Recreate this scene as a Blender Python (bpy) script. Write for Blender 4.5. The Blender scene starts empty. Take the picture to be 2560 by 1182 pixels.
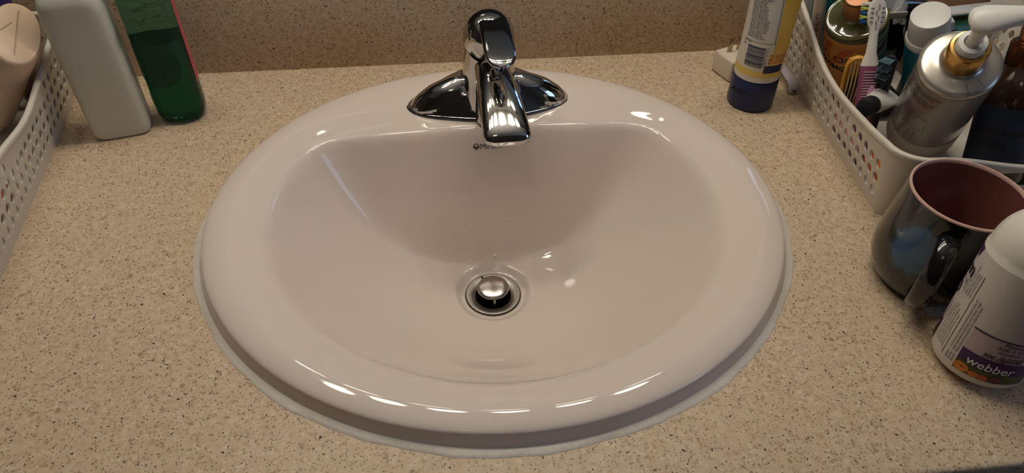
import bpy, bmesh, math, random
from mathutils import Vector, Matrix
random.seed(7)
PI = math.pi
C = bpy.context.scene.collection
sc = bpy.context.scene

# ------------------------------------------------------------ camera, light, exposure
cam = bpy.data.cameras.new('camera'); camo = bpy.data.objects.new('camera', cam); C.objects.link(camo)
cr = Vector((0.99335491, -0.11399958, 0.01581532)); cu = Vector((0.06762587, 0.68933389, 0.72128048)); cf = Vector((0.09312771, 0.71541798, -0.69246252))
m = Matrix.Identity(4)
for i in range(3):
    m[i][0] = cr[i]; m[i][1] = cu[i]; m[i][2] = -cf[i]
m[0][3], m[1][3], m[2][3] = -0.04784861, -0.47471126, 0.43077961
camo.matrix_world = m
cam.sensor_width = 36; cam.lens = 36 * 1788.13 / 2560; cam.clip_start = .01; cam.clip_end = 50
sc.camera = camo
sc.view_settings.view_transform = 'Standard'; sc.view_settings.look = 'None'
sc.view_settings.gamma = 1; sc.view_settings.use_curve_mapping = False
sc.view_settings.exposure = 0.62
BULB_STRENGTH = 19.5
BULB_COLOR = (1.0, .93, .80)
BULB_N, BULB_DX, BULB_Y, BULB_Z, BULB_R = 6, .155, .20, .95, .048
WINDOW_W = 2.2
w = bpy.data.worlds.new('world'); sc.world = w; w.use_nodes = True
w.node_tree.nodes['Background'].inputs[0].default_value = (.35, .55, 1, 1)
w.node_tree.nodes['Background'].inputs[1].default_value = 1.1
# daylight coming through the window in the right wall
al = bpy.data.lights.new('window_daylight', 'AREA'); al.shape = 'RECTANGLE'; al.size = .9; al.size_y = .75
al.energy = WINDOW_W; al.color = (.45, .65, 1.0)
alo = bpy.data.objects.new('window_daylight', al); C.objects.link(alo)
alo.location = (2.05, -1.32, .90); alo.rotation_euler = (0, math.radians(90), 0)
# light of the ceiling behind, weak and warm
cl = bpy.data.lights.new('ceiling_light', 'AREA'); cl.shape = 'DISK'; cl.size = .35
cl.energy = .3; cl.color = (1, .9, .78)
clo = bpy.data.objects.new('ceiling_light', cl); C.objects.link(clo); clo.location = (-.3, -1.1, 1.5)

# ------------------------------------------------------------ helpers
def lin(c):
    return tuple(((v / 255) / 12.92 if v / 255 <= .04045 else ((v / 255 + .055) / 1.055) ** 2.4) for v in c)
MATS = {}
def mat(name, rgb=(200, 200, 200), rough=.5, metal=0, trans=0, coat=0, spec=.5, ior=1.45, emit=None, es=0, noise=0, nscale=60, bump=0, sss=0):
    if name in MATS: return MATS[name]
    M = bpy.data.materials.new(name); M.use_nodes = True
    nt = M.node_tree; b = nt.nodes['Principled BSDF']
    col = (*lin(rgb), 1)
    b.inputs['Base Color'].default_value = col
    b.inputs['Roughness'].default_value = rough; b.inputs['Metallic'].default_value = metal
    b.inputs['Transmission Weight'].default_value = trans; b.inputs['Coat Weight'].default_value = coat
    b.inputs['Specular IOR Level'].default_value = spec; b.inputs['IOR'].default_value = ior
    if emit: b.inputs['Emission Color'].default_value = (*emit, 1); b.inputs['Emission Strength'].default_value = es
    if noise or bump:
        tc = nt.nodes.new('ShaderNodeTexCoord'); no = nt.nodes.new('ShaderNodeTexNoise')
        no.inputs['Scale'].default_value = nscale; no.inputs['Detail'].default_value = 4
        nt.links.new(tc.outputs['Object'], no.inputs['Vector'])
        if noise:
            mx = nt.nodes.new('ShaderNodeMix'); mx.data_type = 'RGBA'; mx.blend_type = 'MULTIPLY'
            mr = nt.nodes.new('ShaderNodeMapRange'); mr.inputs[3].default_value = 1 - noise; mr.inputs[4].default_value = 1 + noise * .3
            nt.links.new(no.outputs['Fac'], mr.inputs[0]); mx.inputs[0].default_value = 1
            mx.inputs[6].default_value = col; nt.links.new(mr.outputs[0], mx.inputs[7]); nt.links.new(mx.outputs[2], b.inputs['Base Color'])
        if bump:
            bp = nt.nodes.new('ShaderNodeBump'); bp.inputs['Strength'].default_value = bump; bp.inputs['Distance'].default_value = .001
            nt.links.new(no.outputs['Fac'], bp.inputs['Height']); nt.links.new(bp.outputs[0], b.inputs['Normal'])
    MATS[name] = M
    return M

def mesh(name, vs, fs, m, parent=None, smooth=True, angle=40, mats=None, mi=None):
    me = bpy.data.meshes.new(name); me.from_pydata([tuple(v) for v in vs], [], fs); me.update()
    for mm in (mats or [m]): me.materials.append(mm)
    if mi: me.polygons.foreach_set('material_index', mi)
    if smooth:
        me.polygons.foreach_set('use_smooth', [True] * len(me.polygons))
        me.set_sharp_from_angle(angle=math.radians(angle))
    o = bpy.data.objects.new(name, me); C.objects.link(o)
    if parent: o.parent = parent
    return o
def tag(o, label=None, cat=None, group=None, kind=None):
    if label: o['label'] = label
    if cat: o['category'] = cat
    if group: o['group'] = group
    if kind: o['kind'] = kind
    return o
def thing(name, label, cat, loc=(0, 0, 0), rotz=0, group=None, axis=None):
    o = bpy.data.objects.new(name, None); C.objects.link(o); o.empty_display_size = .02
    if axis:   # local z along axis, local -y kept towards the viewer side
        z = Vector(axis).normalized(); x = Vector((1, 0, 0)); x = (x - z * x.dot(z)).normalized(); y = z.cross(x)
        M = Matrix((x, y, z)).transposed().to_4x4() @ Matrix.Rotation(rotz, 4, 'Z'); M.translation = Vector(loc); o.matrix_world = M
    else:
        o.location = loc; o.rotation_euler = (0, 0, rotz)
    return tag(o, label, cat, group)
def loft(rings, cap0=True, cap1=True, closed=True):
    n = len(rings[0]); vs = [p for r in rings for p in r]; fs = []
    for i in range(len(rings) - 1):
        for j in range(n if closed else n - 1):
            k = (j + 1) % n
            fs.append((i * n + j, i * n + k, (i + 1) * n + k, (i + 1) * n + j))
    if cap0: fs.append(tuple(range(n - 1, -1, -1)))
    if cap1: fs.append(tuple(range((len(rings) - 1) * n, len(rings) * n)))
    return vs, fs
def se(a, b, n=48, e=2.0, z=0, cx=0, cy=0, a0=0):
    out = []
    for i in range(n):
        t = 2 * PI * i / n + a0; c, s = math.cos(t), math.sin(t)
        out.append(Vector((cx + a * math.copysign(abs(c) ** (2 / e), c), cy + b * math.copysign(abs(s) ** (2 / e), s), z)))
    return out
def lathe(prof, n=48):
    return [[Vector((r * math.cos(2 * PI * i / n), r * math.sin(2 * PI * i / n), z)) for i in range(n)] for r, z in prof]
def join(parts):
    V, F = [], []
    for vs, fs in parts:
        k = len(V); V += vs; F += [tuple(i + k for i in f) for f in fs]
    return V, F
def box(x0, x1, y0, y1, z0, z1, bev=0):
    if bev <= 0:
        r = [[Vector((x0, y0, z)), Vector((x1, y0, z)), Vector((x1, y1, z)), Vector((x0, y1, z))] for z in (z0, z1)]
        return loft(r)
    cx, cy, a, b = (x0 + x1) / 2, (y0 + y1) / 2, (x1 - x0) / 2, (y1 - y0) / 2
    def rr(ins, z):
        out = []; r = max(bev - 0, 1e-5)
        for q, (sx, sy) in enumerate(((1, 1), (-1, 1), (-1, -1), (1, -1))):
            for k in range(5):
                t = PI / 2 * q + PI / 2 * k / 4
                out.append(Vector((cx + sx * (a - bev) + (r - ins) * math.cos(t), cy + sy * (b - bev) + (r - ins) * math.sin(t), z)))
        return out
    rings = []
    for k in range(4):
        t = PI / 2 * k / 3; rings.append(rr(bev * .999 * (1 - math.sin(t)), z0 + bev * (1 - math.cos(t))))
    for k in range(3, -1, -1):
        t = PI / 2 * k / 3; rings.append(rr(bev * .999 * (1 - math.sin(t)), z1 - bev * (1 - math.cos(t))))
    return loft(rings)
def tube(pts, r, n=12, rad=None):
    pts = [Vector(p) for p in pts]; rings = []; up = None
    for i, p in enumerate(pts):
        d = (pts[min(i + 1, len(pts) - 1)] - pts[max(i - 1, 0)]).normalized()
        if up is None:
            up = Vector((0, 0, 1)) if abs(d.z) < .9 else Vector((0, 1, 0))
        x = d.cross(up).normalized(); y = x.cross(d).normalized(); up = y
        rr = rad[i] if rad else r
        ra, rb = rr if isinstance(rr, tuple) else (rr, rr)
        rings.append([p + x * ra * math.cos(2 * PI * k / n) + y * rb * math.sin(2 * PI * k / n) for k in range(n)])
    return loft(rings)
def smin(a, b, k):
    h = max(k - abs(a - b), 0) / k
    return min(a, b) - h * h * k * .25
def smax(a, b, k): return -smin(-a, -b, k)
def sst(a, b, x):
    t = min(1, max(0, (x - a) / (b - a))); return t * t * (3 - 2 * t)

FONT = None
def text_mesh(s, size, align='LEFT', line=1.0, bold=0, shear=0):
    cu_ = bpy.data.curves.new('t', 'FONT'); cu_.body = s; cu_.size = size; cu_.align_x = align; cu_.align_y = 'CENTER'
    cu_.space_line = line; cu_.resolution_u = 2; cu_.offset = bold; cu_.shear = shear
    o = bpy.data.objects.new('t', cu_); C.objects.link(o)
    dg = bpy.context.evaluated_depsgraph_get(); me = bpy.data.meshes.new_from_object(o.evaluated_get(dg))
    vs = [v.co.copy() for v in me.vertices]; fs = [tuple(p.vertices) for p in me.polygons]
    bpy.data.objects.remove(o); bpy.data.curves.remove(cu_); bpy.data.meshes.remove(me)
    return vs, fs
def put_text(name, parent, m, S, s, size, u, v, rot=0, align='LEFT', line=1.0, bold=0, shear=0, off=.0002):
    """writes s on the surface S(a, b, off); a and b in metres along and up the surface"""
    vs, fs = text_mesh(s, size, align, line, bold, shear); c, q = math.cos(rot), math.sin(rot)
    return mesh(name, [S(u + p.x * c - p.y * q, v + p.x * q + p.y * c, off) for p in vs], fs, m, parent, smooth=False)
def put_patch(name, parent, m, S, u0, u1, v0, v1, nu=16, nv=8, off=.0001, top=None, bot=None):
    vs = []; fs = []
    for i in range(nu + 1):
        u = u0 + (u1 - u0) * i / nu
        lo = bot(u) if bot else v0; hi = top(u) if top else v1
        for j in range(nv + 1): vs.append(S(u, lo + (hi - lo) * j / nv, off))
    for i in range(nu):
        for j in range(nv):
            a = i * (nv + 1) + j; fs.append((a, a + nv + 1, a + nv + 2, a + 1))
    return mesh(name, vs, fs, m, parent)
def put_poly(name, parent, m, S, polys, off=.0003):
    V, F = [], []; polys2 = []
    for p in polys:
        if len(p) == 4:
            d = max(abs(p[1][0] - p[0][0]), abs(p[2][0] - p[3][0])); n = min(40, max(1, math.ceil(d / .0015))) if d < .2 else 1
            d2 = max(abs(p[3][0] - p[0][0]), abs(p[2][0] - p[1][0])); m2 = min(24, max(1, math.ceil(d2 / .0015))) if d < .2 else 1
            L = lambda a, b, t: (a[0] + (b[0] - a[0]) * t, a[1] + (b[1] - a[1]) * t)
            for i in range(n):
                for j in range(m2):
                    e0, e1 = (L(p[0], p[1], i / n), L(p[3], p[2], i / n)), (L(p[0], p[1], (i + 1) / n), L(p[3], p[2], (i + 1) / n))
                    polys2.append([L(*e0, j / m2), L(*e1, j / m2), L(*e1, (j + 1) / m2), L(*e0, (j + 1) / m2)])
        else: polys2.append(p)
    for p in polys2:
        k = len(V); V += [S(a, b, off) for a, b in p]; F.append(tuple(range(k, k + len(p))))
    return mesh(name, V, F, m, parent, smooth=False)
def rect(u0, u1, v0, v1): return [(u0, v0), (u1, v0), (u1, v1), (u0, v1)]
def cylS(r, a0=0):
    """surface of an upright cylinder of radius r (a number or a function of v); a0 = the angle where u = 0"""
    rf = r if callable(r) else (lambda v: r)
    r_ref = rf(.02)
    def S(u, v, off):
        a = a0 + u / r_ref; rr = rf(v) + off
        return Vector((rr * math.cos(a), rr * math.sin(a), v))
    return S
def fine_lines(n, lo, hi, rng, words=None):
    words = words or 'de la sur les peaux avec eau rincer bien agiter avant usage tenir hors portee des enfants eviter yeux contact use only as directed keep out reach of children store cool dry place for external ingredients water acid sodium extract glycerin oil vitamin'.split()
    out = []
    for _ in range(n):
        t = ''; L = rng.randint(lo, hi)
        while len(t) < L: t += rng.choice(words) + ' '
        out.append(t.strip())
    return '\n'.join(out)
rng = random.Random(3)

# ------------------------------------------------------------ materials
def quartz():
    M = bpy.data.materials.new('speckled_quartz'); M.use_nodes = True; nt = M.node_tree; b = nt.nodes['Principled BSDF']
    b.inputs['Roughness'].default_value = .42; b.inputs['Specular IOR Level'].default_value = .25
    tc = nt.nodes.new('ShaderNodeTexCoord')
    nd = nt.nodes.new('ShaderNodeTexNoise'); nd.inputs['Scale'].default_value = 420; nd.inputs['Detail'].default_value = 2
    nt.links.new(tc.outputs['Object'], nd.inputs['Vector'])
    sub = nt.nodes.new('ShaderNodeVectorMath'); sub.operation = 'SUBTRACT'; sub.inputs[1].default_value = (.5, .5, .5); nt.links.new(nd.outputs['Color'], sub.inputs[0])
    scl = nt.nodes.new('ShaderNodeVectorMath'); scl.operation = 'SCALE'; scl.inputs['Scale'].default_value = .0042; nt.links.new(sub.outputs[0], scl.inputs[0])
    add = nt.nodes.new('ShaderNodeVectorMath'); add.operation = 'ADD'; nt.links.new(tc.outputs['Object'], add.inputs[0]); nt.links.new(scl.outputs[0], add.inputs[1])
    cur = None
    def mixc(fac, colr):
        nonlocal cur
        mx = nt.nodes.new('ShaderNodeMix'); mx.data_type = 'RGBA'
        nt.links.new(fac, mx.inputs[0])
        if isinstance(cur, tuple): mx.inputs[6].default_value = cur
        else: nt.links.new(cur, mx.inputs[6])
        mx.inputs[7].default_value = (*lin(colr), 1) ; cur = mx.outputs[2]
    # soft mottling of the ground colour
    n2 = nt.nodes.new('ShaderNodeTexNoise'); n2.inputs['Scale'].default_value = 150; n2.inputs['Detail'].default_value = 5
    nt.links.new(tc.outputs['Object'], n2.inputs['Vector'])
    rp = nt.nodes.new('ShaderNodeValToRGB'); rp.color_ramp.elements[0].position = .3; rp.color_ramp.elements[1].position = .7
    rp.color_ramp.elements[0].color = (*lin((194, 170, 141)), 1); rp.color_ramp.elements[1].color = (*lin((212, 191, 163)), 1)
    nt.links.new(n2.outputs['Fac'], rp.inputs[0]); cur = rp.outputs[0]
    def chips(scale, colr, prob, size, soft, warp=True, strength=1, seed=0.0):
        vo = nt.nodes.new('ShaderNodeTexVoronoi'); vo.inputs['Scale'].default_value = scale; vo.inputs['Randomness'].default_value = 1
        src = add.outputs[0] if warp else tc.outputs['Object']
        of = nt.nodes.new('ShaderNodeVectorMath'); of.operation = 'ADD'; of.inputs[1].default_value = (seed, seed * 1.7, seed * .6)
        nt.links.new(src, of.inputs[0]); nt.links.new(of.outputs[0], vo.inputs['Vector'])
        sp = nt.nodes.new('ShaderNodeSeparateColor'); nt.links.new(vo.outputs['Color'], sp.inputs[0])
        lt = nt.nodes.new('ShaderNodeMath'); lt.operation = 'LESS_THAN'; lt.inputs[1].default_value = prob; nt.links.new(sp.outputs[0], lt.inputs[0])
        # chip size varies from cell to cell
        sz = nt.nodes.new('ShaderNodeMapRange'); sz.inputs[3].default_value = size * .45; sz.inputs[4].default_value = size * 1.2; nt.links.new(sp.outputs[1], sz.inputs[0])
        df = nt.nodes.new('ShaderNodeMath'); df.operation = 'SUBTRACT'; nt.links.new(sz.outputs[0], df.inputs[0]); nt.links.new(vo.outputs['Distance'], df.inputs[1])
        mr = nt.nodes.new('ShaderNodeMapRange'); mr.inputs[1].default_value = -soft; mr.inputs[2].default_value = soft; nt.links.new(df.outputs[0], mr.inputs[0])
        mu = nt.nodes.new('ShaderNodeMath'); mu.operation = 'MULTIPLY'; nt.links.new(lt.outputs[0], mu.inputs[0]); nt.links.new(mr.outputs[0], mu.inputs[1])
        ms = nt.nodes.new('ShaderNodeMath'); ms.operation = 'MULTIPLY'; ms.inputs[1].default_value = strength; nt.links.new(mu.outputs[0], ms.inputs[0])
        mixc(ms.outputs[0], colr)
    chips(330, (226, 208, 178), .26, .52, .10, seed=.31, strength=.5)
    chips(320, (172, 146, 114), .24, .48, .09, seed=.0, strength=.6)
    chips(470, (150, 122, 94), .26, .40, .08, seed=.77, strength=.7)
    chips(250, (146, 118, 90), .06, .42, .06, seed=1.3, strength=.65)
    chips(700, (106, 78, 56), .22, .40, .08, seed=2.1, strength=.75)
    chips(620, (58, 42, 32), .085, .38, .06, seed=3.7, strength=.95)
    chips(400, (42, 30, 24), .026, .30, .05, seed=5.2)
    nt.links.new(cur, b.inputs['Base Color'])
    return M
QZ = quartz()
ceramic = mat('bone_ceramic', (223, 208, 197), rough=.045, coat=0, spec=.5)
caulk_m = mat('white_caulk', (222, 212, 200), rough=.45, noise=.15, nscale=300, bump=.4)
chrome = mat('chrome', (205, 203, 200), rough=.07, metal=1, noise=.12, nscale=90)
chrome_dull = mat('worn_chrome', (165, 158, 150), rough=.36, metal=1, noise=.2, nscale=200)
gap_m = mat('dark_gap', (12, 10, 9), rough=.8)
plastic_w = mat('white_plastic', (214, 205, 192), rough=.42)
wall_m = mat('wall_paint', (74, 66, 60), rough=.8, noise=.05, nscale=8)
ceil_m = mat('ceiling_paint', (205, 202, 198), rough=.9, noise=.05, nscale=8)
floor_m = mat('floor_vinyl', (95, 85, 74), rough=.5, noise=.2, nscale=12)
ink = mat('black_ink', (32, 30, 30), rough=.5)
ink_navy = mat('navy_ink', (38, 48, 86), rough=.5)
ink_grey = mat('grey_ink', (82, 74, 66), rough=.5)

# ------------------------------------------------------------ setting: room
YB = .2675     # face of the backsplash
YW = .2875     # wall behind it
def quad(name, pts, m): return tag(mesh(name, pts, [(0, 1, 2, 3)], m, smooth=False), kind='structure')
ZF, ZC = -.86, 1.58
def slab(name, x0, x1, y0, y1, z0, z1, m):
    vs, fs = box(x0, x1, y0, y1, z0, z1); return tag(mesh(name, vs, fs, m, smooth=False), kind='structure')
slab('floor', -1.5, 1.9, -1.9, YW + .1, ZF - .1, ZF, floor_m)
slab('ceiling', -1.5, 1.9, -1.9, YW + .1, ZC, ZC + .1, ceil_m)
slab('wall_back', -1.5, 1.9, YW, YW + .1, ZF, ZC, wall_m)
slab('wall_front', -1.5, 1.9, -2.0, -1.9, ZF, ZC, wall_m)
slab('wall_left', -1.6, -1.5, -1.9, YW, ZF, ZC, wall_m)
WY0, WY1, WZ0, WZ1 = -1.70, -.95, .45, 1.35
wr = join([box(1.9, 2.0, -1.9, WY0, ZF, ZC), box(1.9, 2.0, WY1, YW, ZF, ZC), box(1.9, 2.0, WY0, WY1, ZF, WZ0), box(1.9, 2.0, WY0, WY1, WZ1, ZC)])
tag(mesh('wall_right', *wr, wall_m, smooth=False), kind='structure')
trim_m = mat('trim_paint', (205, 200, 190), rough=.5)
wf = join([box(1.885, 1.99, WY0 - .04, WY0, WZ0 - .04, WZ1 + .04), box(1.885, 1.99, WY1, WY1 + .04, WZ0 - .04, WZ1 + .04), box(1.885, 1.99, WY0, WY1, WZ0 - .04, WZ0), box(1.885, 1.99, WY0, WY1, WZ1, WZ1 + .04), box(1.92, 1.96, (WY0 + WY1) / 2 - .015, (WY0 + WY1) / 2 + .015, WZ0, WZ1)])
tag(mesh('window_1', *wf, trim_m, smooth=False), kind='structure')

# ------------------------------------------------------------ countertop, backsplash, cabinet
SA, SB, STH = .254, .2326, .0114      # sink half axes and its slight turn
YFRONT = -.2785
def ell_r(a, b, cx, cy, ang):
    """distance from (cx, cy) along ang to the turned sink ellipse"""
    c, s = math.cos(STH), math.sin(STH)
    x = c * cx + s * cy; y = -s * cx + c * cy; dx = math.cos(ang - STH); dy = math.sin(ang - STH)
    A = dx * dx / a / a + dy * dy / b / b; B = 2 * (x * dx / a / a + y * dy / b / b); D = x * x / a / a + y * y / b / b - 1
    return (-B + math.sqrt(B * B - 4 * A * D)) / 2 / A
def build_counter():
    x0, x1, y0, y1 = -1.05, .95, YFRONT, YB
    angs = set(2 * PI * i / 96 for i in range(96))
    for cx, cy in ((x0, y0), (x1, y0), (x1, y1), (x0, y1)): angs.add(math.atan2(cy, cx) % (2 * PI))
    angs = sorted(angs)
    def rectp(a, x0, x1, y0, y1):
        dx, dy = math.cos(a), math.sin(a); t = 1e9
        if dx > 1e-9: t = min(t, x1 / dx)
        if dx < -1e-9: t = min(t, x0 / dx)
        if dy > 1e-9: t = min(t, y1 / dy)
        if dy < -1e-9: t = min(t, y0 / dy)
        return dx * t, dy * t
    rings = []
    r0 = [(math.cos(a) * ell_r(SA - .02, SB - .02, 0, 0, a), math.sin(a) * ell_r(SA - .02, SB - .02, 0, 0, a)) for a in angs]
    rings.append([Vector((x, y, -.03)) for x, y in r0]); rings.append([Vector((x, y, 0)) for x, y in r0])
    e = .004
    for k in range(5):
        t = PI / 2 * k / 4; ins = e * (1 - math.sin(t)); z = -e * (1 - math.cos(t))
        rings.append([Vector((*rectp(a, x0, x1, y0 + ins, y1), z)) for a in angs])
    rings.append([Vector((*rectp(a, x0, x1, y0, y1), -.03)) for a in angs])
    rings.append(rings[0])
    vs, fs = loft(rings, False, False)
    return mesh('countertop', vs, fs, QZ, angle=50)
tag(build_counter(), 'long beige speckled quartz countertop holding the oval sink', 'countertop')
bs = mesh('backsplash', *box(-1.05, .95, YB, YW, -.004, .108, .0015), QZ)
tag(bs, 'low beige speckled quartz backsplash standing along the back of the counter', 'backsplash')
wood_m = mat('cabinet_paint', (120, 104, 88), rough=.5, noise=.1, nscale=20)
vc = thing('vanity_cabinet', 'painted vanity cabinet under the speckled countertop', 'cabinet', (0, 0, ZF))
cab = join([box(-1.04, .94, -.255, -.235, .09, .83), box(-1.04, -1.02, -.235, YB, 0, .83), box(.92, .94, -.235, YB, 0, .83), box(-1.02, .92, -.235, YB, .09, .11)])
mesh('carcass', *cab, wood_m, vc, smooth=False)
for k in range(4):
    xx = -1.0 + k * .485
    d = mesh('door', *box(xx, xx + .465, -.275, -.2555, .12, .80, .004), wood_m, vc)
    kx = xx + (.42 if k % 2 == 0 else .045)
    vs, fs = loft(lathe([(.005, 0), (.005, .012), (.012, .016), (.013, .021), (.009, .025), (.002, .026)], 20))
    kb = mesh('knob', [Vector((kx + p.x, -.275 - p.z, .7 + p.y)) for p in vs], fs, chrome, d)

# ------------------------------------------------------------ mirror and vanity light (out of frame, reflected in chrome)
mir = thing('wall_mirror', 'wide frameless wall mirror mounted above the backsplash', 'mirror', (0, YW, .11))
mesh('mirror_glass', *box(-.9, .85, -.006, -.001, 0, .62, .0012), mat('mirror_silver', (225, 228, 226), rough=.01, metal=1), mir)
mesh('mirror_back', *box(-.9, .85, -.001, -.0002, 0, .62), gap_m, mir, smooth=False)
vl = thing('vanity_light', 'chrome bar light with a row of frosted globe bulbs above the mirror', 'light', (0, YW, BULB_Z))
mesh('light_bar', *box(-.5, .48, -.045, -.0005, -.055, .055, .006), chrome, vl)
bulb_m = mat('frosted_bulb', (255, 240, 220), emit=BULB_COLOR, es=BULB_STRENGTH)
for k in range(BULB_N):
    bx = -.02 + (k - (BULB_N - 1) / 2) * BULB_DX
    pr = [(.014, 0)] + [(BULB_R * math.sin(t), BULB_R * 1.25 - BULB_R * math.cos(t)) for t in [PI * (i + 2) / 16 for i in range(13)]] + [(.001, BULB_R * 2.25)]
    vs, fs = loft(lathe(pr, 24))
    y0 = -(YW - BULB_Y) + BULB_R * 1.25
    bo = mesh('bulb', [Vector((bx + p.x, y0 - p.z, p.y)) for p in vs], fs, bulb_m, vl)
    vs, fs = loft(lathe([(.02, 0), (.02, .004), (.016, .006)], 20))
    mesh('lamp_socket', [Vector((bx + p.x, -.045 - p.z, p.y)) for p in vs], fs, chrome, bo)

# ------------------------------------------------------------ sink
DX, DY, ZD = -.0025, .0145, -.12
NA = 240
def open_ri(a):
    """radius of the bowl's mouth seen from the drain: an oval cut off by the deck at the back"""
    A, B = .2005, .1875
    c, q = math.cos(a), math.sin(a)
    qa = c * c / A / A + q * q / B / B; qb = 2 * (DX * c / A / A + DY * q / B / B); qc = DX * DX / A / A + DY * DY / B / B - 1
    r = (-qb + math.sqrt(qb * qb - 4 * qa * qc)) / 2 / qa
    if q > .05: r = smin(r, (.1200 - DY) / q, .055)
    return r
def bowl_z(r, a):
    Ro = ell_r(SA, SB, DX, DY, a); R_ = open_ri(a)
    x, y = DX + r * math.cos(a), DY + r * math.sin(a)
    c, q = math.cos(a), math.sin(a)
    A, B = .2005, .1875
    qa = c * c / A / A + q * q / B / B; qb = 2 * (DX * c / A / A + DY * q / B / B); qc = DX * DX / A / A + DY * DY / B / B - 1
    Re = (-qb + math.sqrt(qb * qb - 4 * qa * qc)) / 2 / qa
    zr0 = .0105; D = zr0 - ZD; r0 = .030; p = 2.15
    if r < r0: dish = ZD
    elif r <= Re: dish = ZD + D * (.10 * (r - r0) / (Re - r0) + .90 * ((r - r0) / (Re - r0)) ** p)
    else: dish = zr0 + D * p * .95 / (Re - r0) * (r - Re)
    back = zr0 + 2.05 * (y - .1185 + .30 * x * x)
    z = smax(dish, back, .010 + .22 * max(0, abs(x) - .06))
    w_ = min(1, max(0, (r - R_) / (Ro - R_)))
    rim = zr0 + .0070 * sst(.1, .60, w_)
    kb = sst(.045, .10, y)
    z = smin(z, rim, .011 - .002 * kb)
    z -= .0045 * (1 - sst(.031, .040, r))
    e = .021; q = Ro - .0038 - r
    if q < e: z -= (e - math.sqrt(max(0, e * e - (e - q) ** 2))) * .27
    return z
def build_basin():
    rings = []
    for kk in range(84):
        ring = []
        for i in range(NA):
            a = 2 * PI * i / NA; R_ = open_ri(a); Ro = ell_r(SA, SB, DX, DY, a)
            if kk < 10: r = .0265 + (.044 - .0265) * kk / 10
            elif kk < 48: r = .044 + (R_ - .006 - .044) * (kk - 10) / 38
            elif kk < 64: r = R_ - .006 + (min(.03, (Ro - R_) * .5) + .006) * (kk - 48) / 16
            else:
                rs = R_ + min(.03, (Ro - R_) * .5); t = (kk - 64) / 19
                r = rs + (Ro - .0038 - rs) * (1 - (1 - t) ** 1.8)
            ring.append(Vector((DX + r * math.cos(a), DY + r * math.sin(a), bowl_z(r, a))))
        rings.append(ring)
    last = rings[-1]
    for out, z in ((.0003, .0102), (.0008, .0090), (.0015, .0072), (.0024, .0048), (.0032, .0026), (.0038, .0012), (.0040, .0005)):
        rings.append([Vector((p.x * (1 + out / .24), p.y * (1 + out / .24), min(z, p.z))) for p in last])
    vs, fs = loft(rings, False, False)
    return vs, fs
sink = thing('drop_in_sink', 'bone white oval drop-in sink set in the speckled countertop', 'sink')
mesh('basin', *build_basin(), ceramic, sink, angle=80)
# caulk bead around the rim, uneven
rings = []
rc = random.Random(5); ph = [rc.uniform(0, 6.28) for _ in range(4)]
for (da, z) in ((-.010, .0004), (-.0010, .0022), (.0008, .0018), (.0028, .0013), (.0042, .0008), (.0050, .00015)):
    ring = []
    for i in range(NA):
        a = 2 * PI * i / NA
        j = (.0007 * math.sin(9 * a + ph[0]) + .0005 * math.sin(23 * a + ph[1]) + .0003 * math.sin(51 * a + ph[2])) if da > .001 else 0
        wide = .0007 if math.sin(a) < 0 else -.0016 * abs(math.sin(a))
        r = ell_r(SA, SB, 0, 0, a) + da + (j + wide if da > 0 else 0)
        ring.append(Vector((r * math.cos(a), r * math.sin(a), z)))
    rings.append(ring)
tag(mesh('sealant_bead', *loft(rings, False, False), caulk_m, sink), 'uneven translucent white caulk line around the rim')
# drain
dr = mesh('drain_flange', *loft([[Vector((DX, DY, 0)) + p for p in r] for r in lathe([(.0278, ZD - .0040), (.0275, ZD - .0026), (.0262, ZD - .0024), (.022, ZD - .0034), (.0184, ZD - .0052), (.0175, ZD - .008), (.0172, ZD - .035)], 56)], False, False), chrome_dull, sink)
mesh('seal_ring', *loft([[Vector((DX, DY, 0)) + p for p in r] for r in lathe([(.0288, ZD - .0042), (.0286, ZD - .0034), (.0277, ZD - .0033)], 56)], False, False), mat('rust_line', (70, 52, 38), rough=.9), dr)
mesh('drain_well', *loft([[Vector((DX, DY, 0)) + p for p in r] for r in lathe([(.0174, ZD - .012), (.0170, ZD - .045)], 40)], False, True), gap_m, dr)
st = mesh('stopper', *loft([[Vector((DX, DY + .001, 0)) + p for p in r] for r in lathe([(.0145, ZD + .0040), (.0161, ZD + .0046), (.0166, ZD + .0056), (.0160, ZD + .0066), (.0135, ZD + .0077), (.0095, ZD + .0087), (.005, ZD + .0092), (.0005, ZD + .0093)], 48)]), mat('brushed_stopper', (176, 168, 162), rough=.27, metal=1), sink)
stem = [loft([[Vector((DX, DY + .001, 0)) + p for p in r] for r in lathe([(.006, ZD - .04), (.006, ZD + .0036)], 16)])]
for k in range(4):
    a = k * PI / 2 + .02 - PI / 2
    cx, cy = DX + .0105 * math.cos(a), DY + .001 + .0105 * math.sin(a); tx, ty = -math.sin(a) * .0011, math.cos(a) * .0011; ox, oy = math.cos(a) * .005, math.sin(a) * .005
    q = [(cx - tx - ox, cy - ty - oy), (cx - tx + ox, cy - ty + oy), (cx + tx + ox, cy + ty + oy), (cx + tx - ox, cy + ty - oy)]
    stem.append(loft([[Vector((x, y, ZD - .03)) for x, y in q], [Vector((x, y, ZD + .0037)) for x, y in q]]))
mesh('stopper_stem', *join(stem), chrome_dull, st, smooth=False)
a = math.radians(112)
put_poly('flange_notch', dr, gap_m, lambda u, v, off: Vector((DX + v * math.cos(a + u), DY + v * math.sin(a + u), ZD - .0024 - (.0262 - v) * .32 + off)), [rect(-.04, .04, .0185, .0262)], .0003)
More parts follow.
